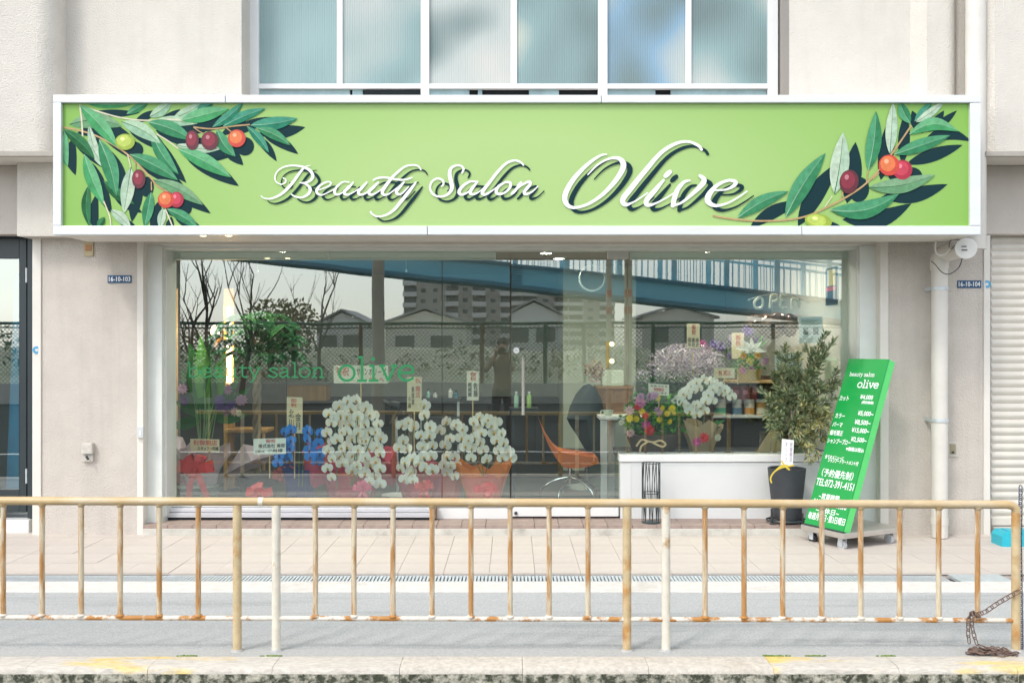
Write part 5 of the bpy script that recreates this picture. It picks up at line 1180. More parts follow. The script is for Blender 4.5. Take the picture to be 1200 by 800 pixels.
def wrap(par, cx, ytop, ybot, wt, wb, d, m, seed, n=18, jag=.12, name='wrapping_paper'):
    r5 = random.Random(seed); b = MB(); c = P(cx, ybot, d); h = Z(ytop, d)-Z(ybot, d); rows = 5
    jz = [r5.uniform(-jag, jag)*h for _ in range(n)]; jr = [r5.uniform(.85, 1.15) for _ in range(n)]
    for i in range(rows):
        t_ = i/(rows-1)
        for k in range(n):
            a = 2*math.pi*k/n; rad = (wb+(wt-wb)*t_**1.3)/2/F*d*(1+(jr[k]-1)*t_)*(1+.05*(k % 2))
            b.v.append(c+Vector((rad*math.cos(a), rad*.6*math.sin(a), h*t_+jz[k]*t_*t_)))
    for i in range(rows-1):
        for k in range(n): k2 = (k+1) % n; b.f.append([i*n+k, i*n+k2, (i+1)*n+k2, (i+1)*n+k]); b.m.append(0)
    return b.build(name, m, par)
def bow(par, cx, cy, s, d, m, tails=True):
    b = MB(); k_ = s/F*d; o = P(cx, cy, d); rb = random.Random(int(cx*7+cy))
    def loop(a, L, wd, lean):
        e = Vector((math.cos(a), 0, math.sin(a))); side = Vector((-math.sin(a), 0, math.cos(a))); n = 7; f0 = len(b.v)
        for i in range(n+1):
            t_ = i/n; q = 2*math.pi*t_; r_ = L*(1-math.cos(q))/2; dep = -.30*L*math.sin(q)+lean*(1-math.cos(q))*.3
            ww = wd*(.35+.65*math.sin(math.pi*t_))
            for sg in (-1, 1): b.v.append(o+(e*r_+side*sg*ww/2+Vector((0, dep-.25, 0)))*k_)
        for i in range(n): b.f.append([f0+2*i, f0+2*i+1, f0+2*i+3, f0+2*i+2]); b.m.append(0)
    loop(R(12), 1.15, .75, -.1); loop(R(168), 1.15, .75, -.1)
    for k in range(7): loop(R(rb.uniform(25, 155)), rb.uniform(.6, 1.05), rb.uniform(.35, .55), rb.uniform(-.6, .4))
    for k in range(3): loop(R(rb.choice((-25, 205, 250, -70))+rb.uniform(-15, 15)), rb.uniform(.5, .8), .4, rb.uniform(-.5, .3))
    b.ball(o+Vector((0, -.35*k_, 0)), .2*k_, 8, 0, 5)
    if tails:
        for dx in (-.45, .5):
            q0 = o+Vector((0, -.2*k_, 0)); q2 = P(cx+dx*s*1.3, cy+s*2.0, d-.03); q1 = q0.lerp(q2, .5)+Vector((.12*k_*dx, -.2*k_, .1*k_)); w_ = Vector((.2*k_, 0, .03*k_))
            b.add([q0-w_*.6, q0+w_*.6, q1+w_, q1-w_, q2+w_*1.2, q2-w_*.9], [(0,1,2,3),(3,2,4,5)])
    return b.build('ribbon_bow', m, par)
def paper(name, hex_): return mat(name, hex_, .6, var=.12, vscale=8, trans=.2)
M_pink = paper('pink_wrap', (0.62,0.07,0.16)); M_rose = paper('rose_wrap', (0.50,0.025,0.07)); M_oran = paper('orange_wrap', (0.74,0.24,0.05)); M_salm = paper('salmon_wrap', (0.66,0.13,0.08)); M_mauve = paper('mauve_wrap', (0.50,0.40,0.46)); M_navw = paper('navy_wrap', (0.01,0.025,0.20)); M_clearw = paper('kraft_wrap', (0.45,0.33,0.20))
M_redr = mat('red_ribbon', (0.55,0.008,0.01), .35); M_card = mat('cream_card', (0.74,0.63,0.42), .7); M_cardp = mat('pale_card', (0.76,0.70,0.58), .7)
def card(label, x0, x1, y0, y1, d, lines, m=None, stick=None, tilt=0, vertical=False, group='congratulation cards'):
    """lines: (text, red?, column/row position 0..1, extent 0..1, thickness 0..1)"""
    t = thing('greeting_card', label, 'card', P((x0+x1)/2, stick or y1, d), group)
    o = P(x0, y1, d); u = P(x1, y1+tilt, d)-o; v = P(x0, y0, d)-o
    p = MB(); p.obox(o, u, v, (0,.004,0)); p.build('board', m or M_card, t)
    for red in (True, False):
        p = MB(); got = False
        for (s, rd, c0, c1, r0, r1) in lines:
            if rd != red: continue
            got = True; text_fit(p, '\n'.join(s) if vertical else s, o+u*c0+v*r0+Vector((0,-.0015,0)), u*(c1-c0), v*(r1-r0), bold=.0012)
        if got: p.build('writing', M_redink if red else M_blkink, t)
    if stick:
        p = MB(); p.tube([P((x0+x1)/2, y1-2, d+.008), P((x0+x1)/2, stick, d+.008)], .006, 6); p.build('stick', M_stick, t)
def orchid_pot(label, cx, ybot, d):
    return thing('potted_orchid', label, 'orchid', P(cx, ybot, d), 'gift orchids in the window')
d1 = 8.48
# large white orchid
t = orchid_pot('largest white orchid, a dense cascade of blooms over pink wrapping', 413, 590, d1)
wrap(t, 412, 530, 592, 100, 44, d1+.34, M_pink, 3, jag=.25); wrap(t, 412, 545, 592, 66, 36, d1+.22, M_rose, 4, name='inner_wrap')
p = MB(); q = P(412, 592, d1+.1); p.lathe((q.x, q.y, ZF), [(.10,0),(.13,.16)], 16); p.build('pot', M_rose, t, smooth=True)
for x_, y0_, y1_, n_ in ((386,490,563,8),(398,482,548,8),(409,474,556,10),(420,474,550,9),(430,482,578,11),(442,492,572,10)):
    blooms(t, ORW, column(x_, y0_, y1_, n_), d1, 7.6)
for x_ in (392, 416, 436): spray(t, (412, 570), [(x_+3, 500), (x_, 478), (x_+2, 530), (x_+3, 572)], d1)
bow(t, 425, 572, 10, d1-.1, M_pink)
for pts, mm in (([(354,528),(366,523),(380,521),(392,540),(380,566),(363,575),(357,553)], M_pink), ([(444,530),(452,522),(464,524),(466,548),(462,570),(448,566)], M_rose)):
    b = MB(); n = len(pts); c = P(sum(a for a, _ in pts)/n, sum(y for _, y in pts)/n, d1+.12); b.add([c]+[P(x, y, d1+.2+.04*(k % 2)) for k, (x, y) in enumerate(pts)], [(0, k+1, (k+1) % n+1) for k in range(n)]); b.build('paper_sheet', mm, t)
# middle white orchid
t = orchid_pot('white orchid with two slim cascades over dark red wrapping, right of the largest', 492, 590, d1+.05)
wrap(t, 492, 545, 592, 62, 34, d1+.30, M_rose, 7); wrap(t, 512, 540, 590, 40, 26, d1+.34, M_pink, 8, name='side_wrap')
p = MB(); q = P(492, 592, d1+.2); p.lathe((q.x, q.y, ZF), [(.09,0),(.11,.15)], 16); p.build('pot', M_rose, t, smooth=True)
blooms(t, ORW, [(470,504),(479,499),(486,505),(473,521),(466,530),(477,531),(473,546),(482,543),(469,553),(480,558),(472,566),(483,568)], d1+.02, 7.8)
blooms(t, ORW, [(497,480),(498,491),(503,506),(492,515),(494,528),(506,526),(497,540),(506,539),(497,553),(507,556),(490,547),(503,515)], d1+.02, 7.8)
spray(t, (490, 570), [(484, 510), (477, 497), (474, 530), (476, 570)], d1+.05); spray(t, (494, 570), [(500, 500), (497, 480), (498, 520), (500, 556)], d1+.05)
bow(t, 497, 570, 10, d1-.02, M_redr)
# short white orchid behind
t = orchid_pot('short white orchid with one loose cascade between two larger ones', 527, 590, d1+.22)
wrap(t, 526, 552, 592, 34, 24, d1+.32, M_salm, 9)
blooms(t, ORW, [(523,499),(532,504),(515,509),(521,526),(527,518),(524,540),(533,540),(528,550),(536,549),(524,558),(532,562),(521,548)], d1+.2, 7.2)
spray(t, (526, 575), [(530, 510), (523, 496), (524, 530), (528, 560)], d1+.24)
# right white orchid in orange paper
t = orchid_pot('white orchid in orange and salmon wrapping with a red bow', 568, 590, d1)
wrap(t, 567, 543, 590, 66, 38, d1+.26, M_oran, 12, jag=.2); wrap(t, 568, 556, 592, 46, 34, d1+.16, M_salm, 13, name='inner_wrap')
blooms(t, ORW, [(533,502),(541,507),(541,518),(546,528),(551,540),(555,499),(562,493),(559,506),(564,512),(556,518),(563,522),(567,532),(571,543),(553,530),(549,520),(575,503),(583,500),(579,512),(587,511),(582,521),(591,523),(585,532),(594,534),(588,541),(597,541),(573,495),(569,500)], d1, 7.3)
for x_ in (540, 560, 585): spray(t, (567, 560), [(x_, 505), (x_-2, 498), (x_+2, 520), (x_+6, 542)], d1+.04)
bow(t, 569, 574, 13, d1-.12, M_redr, False)
# blue orchid
t = orchid_pot('vivid blue orchid with two cascades over navy wrapping', 352, 592, d1+.1)
wrap(t, 352, 546, 592, 42, 28, d1+.26, M_navw, 15)
blooms(t, ORB, [(331,510),(342,509),(340,520),(329,524),(339,530),(328,537),(338,541),(326,546)], d1+.05, 7.4); blooms(t, ORB, [(362,510),(374,511),(361,520),(374,524),(363,531),(374,536),(364,540),(371,546)], d1+.05, 7.4)
spray(t, (350, 570), [(350, 510), (340, 503), (336, 530), (328, 545)], d1+.09); spray(t, (354, 570), [(358, 512), (368, 504), (368, 525), (368, 545)], d1+.09)
t2 = thing('wrapped_gift', 'red-ribboned dark flower pot at the foot of the blue orchid', 'flower pot', P(307, 590, d1))
p = MB(); q = P(307, 592, d1+.1); p.lathe((q.x, q.y, ZF), [(.11,0),(.13,.17),(.12,.17)], 16); p.build('pot', mat('dark_pot', (.05,.05,.055), .6), t2, smooth=True)
bow(t2, 305, 578, 14, d1-.08, M_redr); bow(t2, 337, 558, 15, d1+.3, mat('dull_red_ribbon', (.40,.05,.05), .5), False)
# cards
card('cream horizontal card on a stick above the largest white orchid', 391, 455, 428, 449, d1+.04, [('祝',True,.05,.16,.45,.92),('祝',True,.16,.28,.40,.90),('サロン',False,.42,.62,.45,.85),('オリーブ',False,.64,.96,.45,.85),('さんへ',True,.64,.92,.08,.34)], M_cardp, stick=530)
card('tall cream card on a stick between two white orchids', 477, 494, 441.5, 482, d1+.03, [('祝',True,.55,.95,.82,.97),('開店',True,.58,.9,.40,.72),('美容室',False,.30,.50,.20,.72),('小林',False,.08,.26,.08,.45)], M_card, stick=560, vertical=True)
card('small tall card on a stick above the orange-wrapped orchid', 547, 561, 434.5, 469, d1+.06, [('御祝',True,.28,.78,.66,.96),('佐藤',False,.55,.92,.12,.60),('尾尾賀',False,.08,.42,.12,.60)], M_cardp, stick=540, vertical=True)
card('cream upright card leaning above the blue orchid', 336, 354.5, 465, 507, d1+.12, [('御祝',True,.25,.62,.72,.96),('金月',False,.55,.9,.1,.55),('北川',False,.12,.45,.15,.66)], M_card, stick=560, vertical=True, tilt=.4)
card('white horizontal card on a stick left of the blue orchid', 297, 335, 514, 532.5, d1+.0, [('御祝',True,.38,.68,.72,.95),('株式会社 美容',False,.15,.97,.40,.66),('olive  小林様',False,.05,.9,.10,.33)], M_paper, stick=560, tilt=-1)
card('yellow horizontal card tucked in the basket arrangement at the left', 223, 257, 514, 529, d1-.0, [('祝御開店',True,.10,.92,.52,.92),('スタッフ一同様',False,.25,.97,.12,.42)], M_card, tilt=.6)
# left basket with tall leaves and mauve paper
t = thing('basket_arrangement', 'grey wicker basket with a big red bow, mauve paper and tall leaves', 'flower basket', P(232, 592, d1+.15))
p = MB(); q = P(232, 592, d1+.15)
for k in range(9): p.lathe((q.x, q.y, ZF+k*.022), [(.145+.003*k,0),(.158+.003*k,.011),(.145+.003*k,.0215)], 22, cap=(k in (0, 8)))
p.build('basket', mat('grey_wicker', (.20,.22,.21), .8, var=.3, vscale=60, bump=.5, bscale=120), t)
wrap(t, 236, 524, 566, 60, 34, d1+.22, M_mauve, 21, jag=.3)
b = MB()
for pts in ([(262,556),(285,520),(318,526),(330,531),(300,548),(270,557)], [(206,545),(196,520),(198,508),(214,512),(226,540),(222,556)]):
    c = P(sum(a for a, _ in pts)/len(pts), sum(y for _, y in pts)/len(pts), d1+.12); rim = [P(x, y, d1+.28+.05*(k % 2)) for k, (x, y) in enumerate(pts)]
    b.add([c]+rim, [(0, k+1, (k+1) % len(pts)+1) for k in range(len(pts))])
b.build('paper_sheet', M_mauve, t); b = MB()
pts = [(196,545),(206,530),(222,550),(215,575),(205,560)]; c = P(210, 552, d1+.25); b.add([c]+[P(x, y, d1+.35) for x, y in pts], [(0, k+1, (k+1) % 5+1) for k in range(5)]); b.build('paper_sheet', M_pink, t)
bow(t, 231, 549, 19, d1-.10, M_redr)
for (x_, y_, xt, yt, wd, mm) in ((252,516,206,470,12,M_leafg),(236,518,200,500,11,M_leafg),(250,516,296,452,10,M_leafg),(254,518,290,486,11,M_leafg),(248,514,247,398,14,M_leafg),(246,514,222,402,20,M_leafg),(248,510,264,412,16,M_leafl),(243,512,212,432,13,M_leafg),(241,510,235,392,15,M_leafl),(250,512,282,440,10,M_leafg),(238,512,205,470,9,M_leafg)):
    p = MB(); p.blade(P(x_, y_-25, d1+.4), P(xt, yt, d1+.45), wd/F*9*1.35, (rf.uniform(-.4,.4), -1, .2), .06, 0, 8, fold=.1); p.build('leaf', mm, t)
p = MB()
for k in range(16): p.tube([P(240+rf.uniform(-6,8), 530, d1+.3), P(238+rf.uniform(-14,18), 440+rf.uniform(0,40), d1+.4)], .004, 5)
p.build('stems', mat('pale_stem', (.16,.30,.10), .5), t)
def ruff_mesh(name, m, seed, layers=4):
    r6 = random.Random(seed); b = MB()
    for L in range(layers):
        n = 9-L; a0 = r6.random()*3
        for k in range(n):
            a = a0+2*math.pi*k/n; tilt = .15+.28*L; rr_ = 1-.2*L
            e = Vector((math.cos(a)*math.cos(tilt), -math.sin(tilt)-.1*L, math.sin(a)*math.cos(tilt)))*rr_
            b.blade((0, -.05*L, 0), e, .62*rr_, (0,-1,0), .12, 0, seg=2)
    o = b.build(name, m); me = o.data; bpy.data.objects.remove(o); return me
def fmat(n_, c): return mat(n_, c, .55, var=.15, vscale=30, trans=.2)
RUF = {n_: ruff_mesh('ruffled_bloom', fmat('petal_'+n_, c), i) for i, (n_, c) in enumerate((('pink',(.62,.20,.38)),('mauve',(.50,.27,.44)),('purple',(.13,.06,.28)),('red',(.66,.02,.03)),('magenta',(.55,.06,.28)),('yellow',(.80,.62,.02)),('blush',(.66,.42,.44)),('cream',(.70,.66,.52)),('lilac',(.45,.36,.52)),('orange',(.72,.36,.04))))}
def ruff(par, lst, d, spread=.04):
    for (x, y, r_, k) in lst:
        dd = d+rf.uniform(-spread, spread); link_mesh('bloom', RUF[k], par, P(x, y, dd), rot=(rf.uniform(-.5,.2), rf.uniform(-3,3), rf.uniform(-.5,.5)), scale=[r_/F*dd]*3)
ruff(t, [(262,463,8,'purple'),(272,458,8,'mauve'),(282,462,8,'mauve'),(275,470,8,'purple'),(286,472,7,'mauve'),(268,478,8,'purple'),(270,480,6,'blush'),(215,462,7,'mauve'),(222,470,7,'purple'),(258,472,6,'purple'),(279,479,5,'cream')], d1+.3)
# pachira with a braided trunk
t = thing('braided_trunk_tree', 'leafy money tree with a braided trunk behind the left glass lettering', 'potted tree', P(301, 585, 8.95))
q = P(301, 585, 8.95); zt_ = Z(432, 8.95)
p = MB()
for k in range(3): p.tube([Vector((q.x+.022*math.cos(i*.55+k*2.094), q.y+.022*math.sin(i*.55+k*2.094), .35+(zt_-.35)*i/28)) for i in range(29)], .019, 7)
p.build('trunk', mat('braided_bark', (.26,.20,.13), .8, var=.25, vscale=15), t, smooth=True)
p = MB(); p.lathe((q.x, q.y, ZF), [(.13,0),(.17,.26),(.15,.26)], 18); p.build('pot', mat('dark_pot', (.05,.05,.055), .6), t, smooth=True)
r7 = random.Random(77); p = MB()
top = Vector((q.x, q.y, zt_-.05)); li_ = 0
for (x_, y_) in ((268,380),(285,370),(303,365),(322,368),(335,380),(340,395),(276,398),(262,392),(292,388),(312,385),(326,400),(300,405),(283,412),(318,415),(338,412),(305,378),(272,408),(331,390)):
    hub = P(x_, y_, 8.95+r7.uniform(-.22,.2)); p.tube([top, top.lerp(hub, .5)+Vector((0,0,.05)), hub], .004, 5)
    for k in range(8):
        a = 2*math.pi*k/8+r7.random(); e = hub+Vector((math.cos(a)*.19, math.sin(a)*.14-.02, -.08+r7.uniform(-.06,.03)))
        lf = MB(); lf.blade(hub, e, .082, (0,-.5,1), .1, 0, 4); lf.build('leaf', M_leafd if r7.random() < .8 else M_leafg, t); li_ += 1
p.build('branches', M_stem, t)
# wooden stool and dark shelf behind
t = thing('wooden_stand', 'small brown wooden plant stand behind the basket arrangement', 'plant stand', P(285, 585, 9.5))
p = MB(); p.pbox(262, 312, 503, 507, 9.5, .32); p.build('top', M_wood, t, bevel=.004)
for x_ in (264, 309):
    for dd in (9.52, 9.78): p = MB(); p.tube([P(x_, 507, dd), P(x_, 507, dd)-Vector((0,0,Z(507,dd)-ZF))], .016, 8); p.build('leg', M_wood, t)
p = MB(); p.pbox(264, 309, 530, 533, 9.55, .26); p.build('lower_shelf', M_wood, t)
t = thing('reception_cabinet', 'dark low cabinet against the back wall of the salon', 'cabinet', P(345, 560, 11.4))
p = MB(); p.pbox(310, 395, 470, 560, 11.4, .4); p.build('body', mat('black_oak', (.035,.035,.038), .5), t, bevel=.01)
p = MB(); p.pbox(322, 382, 452, 469.8, 11.5, .3); p.build('top_box', M_wood, t, bevel=.006)
for x_ in (312, 354): p = MB(); p.pbox(x_, x_+39, 476, 556, 11.385, .014); p.build('door', mat('black_oak_door', (.05,.05,.053), .45), t, bevel=.004)
# hair dryers on arms
M_dryer = mat('dryer_black', (.03,.035,.04), .3)
t = thing('hair_dryer', 'black hand dryer on a bent stand above the orchids', 'hair dryer', P(462, 500, 9.2))
p = MB(); p.tube(spline([tuple(P(449, 470, 9.2)), tuple(P(458, 474, 9.2)), tuple(P(468, 476, 9.2))], 4), [.02]*4+[.04]*5, 12); p.build('barrel', M_dryer, t, smooth=True)
p = MB(); p.tube([P(468, 478, 9.2), P(458, 497, 9.2)], .016, 10); p.build('handle', M_dryer, t, smooth=True)
p = MB(); p.tube([P(464, 485, 9.25), P(466, 560, 9.25)], .012, 8); p.lathe((P(466,560,9.25).x, P(466,560,9.25).y, ZF), [(.15,0),(.15,.02),(.02,.04)], 18); p.tube([P(466,560,9.25), Vector((P(466,560,9.25).x, P(466,560,9.25).y, ZF+.03))], .012, 8); p.build('stand', M_galv, t, smooth=True)
t = thing('styling_trolley', 'dark styling trolley with bottles and tools behind the orchids', 'trolley', P(515, 580, 9.9))
p = MB(); p.pbox(492, 540, 466, 470, 9.9, .35); p.build('top_tray', M_dryer, t, bevel=.006)
p = MB(); p.pbox(494, 538, 488, 520, 9.92, .3); p.build('drawers', mat('dark_drawer', (.06,.065,.07), .4), t, bevel=.006)
for x_ in (494, 537): p = MB(); p.box(X(x_,9.95)-.012, X(x_,9.95)+.012, yb(9.95), yb(9.95)+.02, ZF, Z(470,9.95)); p.build('leg', M_galv, t)
for k, (x_, h_, c_) in enumerate(((502,9,(.25,.42,.38)),(510,7,(.5,.5,.48)),(528,12,(.55,.55,.52)),(534,8,(.06,.2,.25)))):
    b_ = thing('bottle', 'small %s bottle standing on the styling trolley' % ('teal','pale','white','dark blue')[k], 'bottle', P(x_, 466, 10.0), 'bottles on the styling trolley')
    p = MB(); q = P(x_, 466, 10.0); h = h_/F*10; p.lathe(q, [(.022,0),(.022,h*.65),(.009,h*.75),(.009,h)], 12); p.build('body', mat('bottle_%d' % k, c_, .25), b_, smooth=True)
    p = MB(); p.lathe(q, [(.011,h),(.011,h+.015)], 10); p.build('cap', M_dryer, b_, smooth=True)
# black tray with two green bottles beside the door
t = thing('wall_shelf', 'black shelf inside the door carrying two green bottles', 'shelf', P(614, 490, 8.75))
p = MB(); p.pbox(596, 631, 478, 487, 8.75, .22); p.build('tray', M_dryer, t, bevel=.004)
p = MB(); p.box(X(600,8.8), X(604,8.8), yb(8.85), yb(8.85)+.05, ZF, Z(487,8.8)); p.build('post', M_dryer, t)
for x_, c_, lb in ((605, (.28,.45,.34), 'pale green bottle on the black shelf, left of two'), (620, (.30,.46,.10), 'yellow-green bottle on the black shelf, right of two')):
    b_ = thing('bottle', lb, 'bottle', P(x_, 478, 8.83), 'green bottles by the door'); q = P(x_, 478, 8.83)
    p = MB(); p.lathe(q, [(.020,0),(.020,.105),(.010,.12),(.010,.13)], 12); p.build('body', mat('glass_%d' % x_, c_, .2), b_, smooth=True)
    p = MB(); p.lathe(q, [(.012,.13),(.012,.145)], 10); p.build('cap', M_white, b_, smooth=True)
# salon chairs
M_och = mat('orange_leather', (.62,.14,.03), .4, var=.06); M_bch = mat('black_leather', (.022,.035,.04), .4); M_chrome = mat('chrome', (.75,.76,.77), .12, metal=1)
def salon_chair(label, m, cx, d, prof, wdt, yaw_=0, grp='swivel chairs in the salon'):
    t = thing('salon_chair', label, 'chair', (X(cx,d), yb(d), ZF), grp)
    b = MB(); sp = spline(prof, 6); n = len(sp)
    for s_ in (-wdt/2, wdt/2):
        for i, (x, y, th) in enumerate(sp): b.v.append(P(x, y-th/2, d)+Vector((0, s_, 0)))
        for i, (x, y, th) in enumerate(sp): b.v.append(P(x+th*.3, y+th/2, d)+Vector((0, s_, 0)))
    for i in range(n-1):
        b.f += [[i, i+1, 2*n+i+1, 2*n+i], [n+i, 3*n+i, 3*n+i+1, n+i+1], [i, n+i, n+i+1, i+1], [2*n+i, 2*n+i+1, 3*n+i+1, 3*n+i]]; b.m += [0]*4
    b.f += [[0, 2*n, 3*n, n], [n-1, 2*n-1, 4*n-1, 3*n-1]]; b.m += [0, 0]
    b.build('shell', m, t, smooth=True, bevel=.012)
    zs_ = Z(prof[-3][1]+8, d); c = Vector((X(prof[-3][0], d), yb(d), 0))
    p = MB(); p.tube([c+Vector((0,0,zs_)), c+Vector((0,0,ZF+.14))], .022, 12); p.build('gas_column', M_chrome, t, smooth=True)
    for k in range(5):
        a = 2*math.pi*k/5+.5; e = Vector((math.cos(a), math.sin(a), 0))
        p = MB(); p.tube(spline([tuple(c+Vector((0,0,ZF+.20))+e*.02), tuple(c+Vector((0,0,ZF+.17))+e*.14), tuple(c+Vector((0,0,ZF+.09))+e*.26), tuple(c+Vector((0,0,ZF+.01))+e*.27)], 4), .011, 8); p.build('leg', M_chrome, t, smooth=True)
salon_chair('orange leather swivel chair in profile behind the glass door', M_och, 665, 9.1, [(629,486,7),(633,500,12),(641,518,15),(653,534,18),(668,537,16),(684,537,12),(698,536,6)], .44)
t = thing('salon_chair', 'black swivel chair with a tall rounded back behind the orange one', 'chair', (X(686,9.7), yb(9.7), ZF), 'swivel chairs in the salon')
b = MB(); out = [(664,490),(668,476),(675,462),(683,452),(690,449),(697,454),(704,466),(708,480),(710,500),(708,518),(702,532),(693,534),(684,524),(676,510),(668,498)]
n = len(out); b.v = [P(x, y, 9.66)+Vector((0, .05*math.sin(k), 0)) for k, (x, y) in enumerate(out)] + [P(x, y, 9.74)+Vector((0, .05*math.sin(k), 0)) for k, (x, y) in enumerate(out)] + [P(688, 492, 9.58), P(688, 492, 9.78)]
for k in range(n): k2 = (k+1) % n; b.f += [[k, k2, n+k2, n+k], [2*n, k2, k], [2*n+1, n+k, n+k2]]; b.m += [0]*3
b.build('back', M_bch, t, smooth=True)
p = MB(); p.pbox(664, 712, 530, 542, 9.62, .42); p.build('seat', M_bch, t, bevel=.02)
p = MB(); q = P(688, 545, 9.8); p.tube([(q.x, q.y, Z(541,9.8)), (q.x, q.y, ZF+.05)], .025, 12); p.lathe((q.x, q.y, ZF), [(.24,0),(.24,.015),(.04,.05)], 22); p.build('pedestal', M_chrome, t, smooth=True)
# console with planter, box and cup
t = thing('white_console', 'slim white console table right of the orange chair', 'console table', P(725, 590, 9.0))
p = MB(); p.pbox(703, 770, 488, 492, 9.0, .35); p.build('top', M_white, t, bevel=.004)
for x_ in (704, 712.5): p = MB(); p.pbox(x_, x_+7.5, 492.3, 592, 9.01+(x_-704)*.02, .05); p.build('leg', M_white, t, bevel=.003)
t = thing('teacup', 'pale green teacup standing on the white console', 'cup', P(713, 488, 9.05))
p = MB(); p.lathe(P(713, 488, 9.08), [(.02,0),(.035,.02),(.045,.06),(.042,.06),(.03,.02)], 16); p.build('bowl', mat('celadon', (.45,.56,.48), .3), t, smooth=True)
p = MB(); q = P(706, 483, 9.08); p.tube([q+Vector((.018*math.cos(a*.6)-.0, 0, .018*math.sin(a*.6))) for a in range(11)], .005, 6); p.build('handle', mat('celadon', (.45,.56,.48), .3), t, smooth=True)
t = thing('wicker_box', 'brown woven box on the back counter under the pale planter', 'box', P(722, 486, 9.8))
p = MB(); p.pbox(700, 742, 453.5, 487, 9.8, .3); p.build('body', mat('brown_wicker', (.24,.13,.07), .8, var=.3, vscale=40, bump=.5, bscale=90), t, bevel=.01)
p = MB(); p.pbox(699, 743, 452.5, 456, 9.79, .32); p.build('rim', mat('brown_rim', (.30,.17,.09), .7), t, bevel=.005)
t = thing('back_counter', 'pale counter at the back of the salon under the brown woven box', 'counter', P(722, 590, 9.75))
p = MB(); p.box(X(690, 9.75), X(760, 9.75), yb(9.75), yb(10.2), ZF, Z(487.3, 9.8)-.03); p.build('cabinet', mat('counter_green_grey', (.30,.34,.30), .6), t)
p = MB(); p.box(X(688, 9.74), X(762, 9.74), yb(9.73), yb(10.2), Z(487.3, 9.8)-.029, Z(487.3, 9.8)-.001); p.build('worktop', M_white, t)
t = thing('square_planter', 'pale square planter with dried flowers standing on the woven box', 'planter', P(716, 452, 9.85))
p = MB(); p.pbox(706, 731, 434, 452.3, 9.85, .2); p.build('pot', mat('pale_green_pot', (.52,.58,.46), .6), t, bevel=.008)
p = MB(); leafcloud(p, P(697, 436, 9.9), (.10,.08,.12), 150, .05, r2, (0,1)); p.build('dried_flowers', [mat('dried_tan', (.42,.32,.22), .8), mat('dried_pink', (.45,.30,.28), .8)], t)
t = thing('wall_bracket_lamp', 'brass wall lamp with two round glowing bulbs above the pale planter', 'lamp', P(712, 430, 10.9))
p = MB(); p.pbox(710, 714, 400, 432, 10.9, .03); p.build('back_plate', mat('brass', (.55,.38,.10), .35, metal=.6), t, bevel=.004)
for yy in (403, 423): p = MB(); p.ball(P(717, yy, 10.85), .026, 12, 0, 8); p.build('bulb', mat('bulb_glow', (1,.78,.42), .4, emit=1.6), t, smooth=True)
t = thing('ring_pendant', 'round glass ring pendant hanging from the salon ceiling', 'pendant lamp', P(694, 341, 10.5))
p = MB(); q = P(694, 326, 10.5); rr_ = 15/F*10.5; p.tube([q+Vector((rr_*math.cos(a*math.pi/16), 0, rr_*math.sin(a*math.pi/16))) for a in range(33)], .012, 8, cap=False); p.build('ring', mat('pale_ring', (.62,.70,.66), .2), t, smooth=True)
p = MB(); p.tube([q+Vector((0,0,rr_)), Vector((q.x, q.y, ZC))], .004, 5); p.build('cord', M_dryer, t)
# right-hand window display on the knee wall ledge
p = MB(); p.box(X(727, 8.3), xr_-.061, GY+.11, GY+.78, Z(534, 8.2)-.05, Z(534, 8.2)); p.build('window_ledge', mat('dark_ledge', (.05,.055,.055), .4), kind='structure')
zl = Z(534, 8.2)
t = thing('flower_basket', 'dark basket of pink, purple, red and yellow flowers with a raffia bow', 'flower basket', P(765, 533, 8.42))
p = MB(); q = P(766, 533, 8.45); p.lathe((q.x, q.y, zl), [(.17,0),(.24,.16),(.22,.16)], 20); p.build('basket', mat('dark_wicker', (.07,.05,.045), .8, var=.3, vscale=50, bump=.5, bscale=100), t)
p = MB(); leafcloud(p, P(766, 490, 8.46), (.27,.14,.24), 620, .065, r2, (0,1)); p.build('foliage', [M_leafg, M_leafl], t, kind='stuff')
ruff(t, [(754.5,478,8,'pink'),(747,469,6,'mauve'),(766,469,6,'mauve'),(758,461,6,'mauve'),(770,487,6.5,'mauve'),(768,502,7.5,'red'),(751,498,6.5,'magenta'),(738,487,6.5,'blush'),(737,503,6,'blush'),(744,480,5,'red'),(757,492,5,'red'),(742,493,5.5,'yellow'),(747,495,4.5,'yellow'),(748,482,4.5,'yellow'),(774,469,4.5,'yellow'),(778,485,4.5,'yellow'),(784,476,4.5,'yellow'),(790,474,4.5,'yellow'),(783,492,4,'yellow'),(776,492,4,'yellow'),(789,486,3.6,'yellow'),(732,495,4,'cream'),(779,480,4,'yellow')], 8.30)
p = MB(); 
for pts in ([(746,522),(752,515),(760,517),(766,518)], [(766,518),(774,516),(780,520),(776,523),(766,519)], [(760,517),(752,522),(750,528)]): stroke(p, [(x, y, 2.2) for x, y in spline(pts, 5)], lambda x, y, l: P(x, y, 8.2-l))
p.build('raffia_bow', mat('raffia', (.58,.40,.24), .7), t)
card('white card stuck in the mixed flower basket', 760, 784, 449, 462, 8.36, [('祝御開店',True,.25,.75,.35,.65),('おめでとう',False,.1,.9,.72,.88),('ございます',False,.1,.9,.12,.28)], M_cardp, stick=490, tilt=1.6)
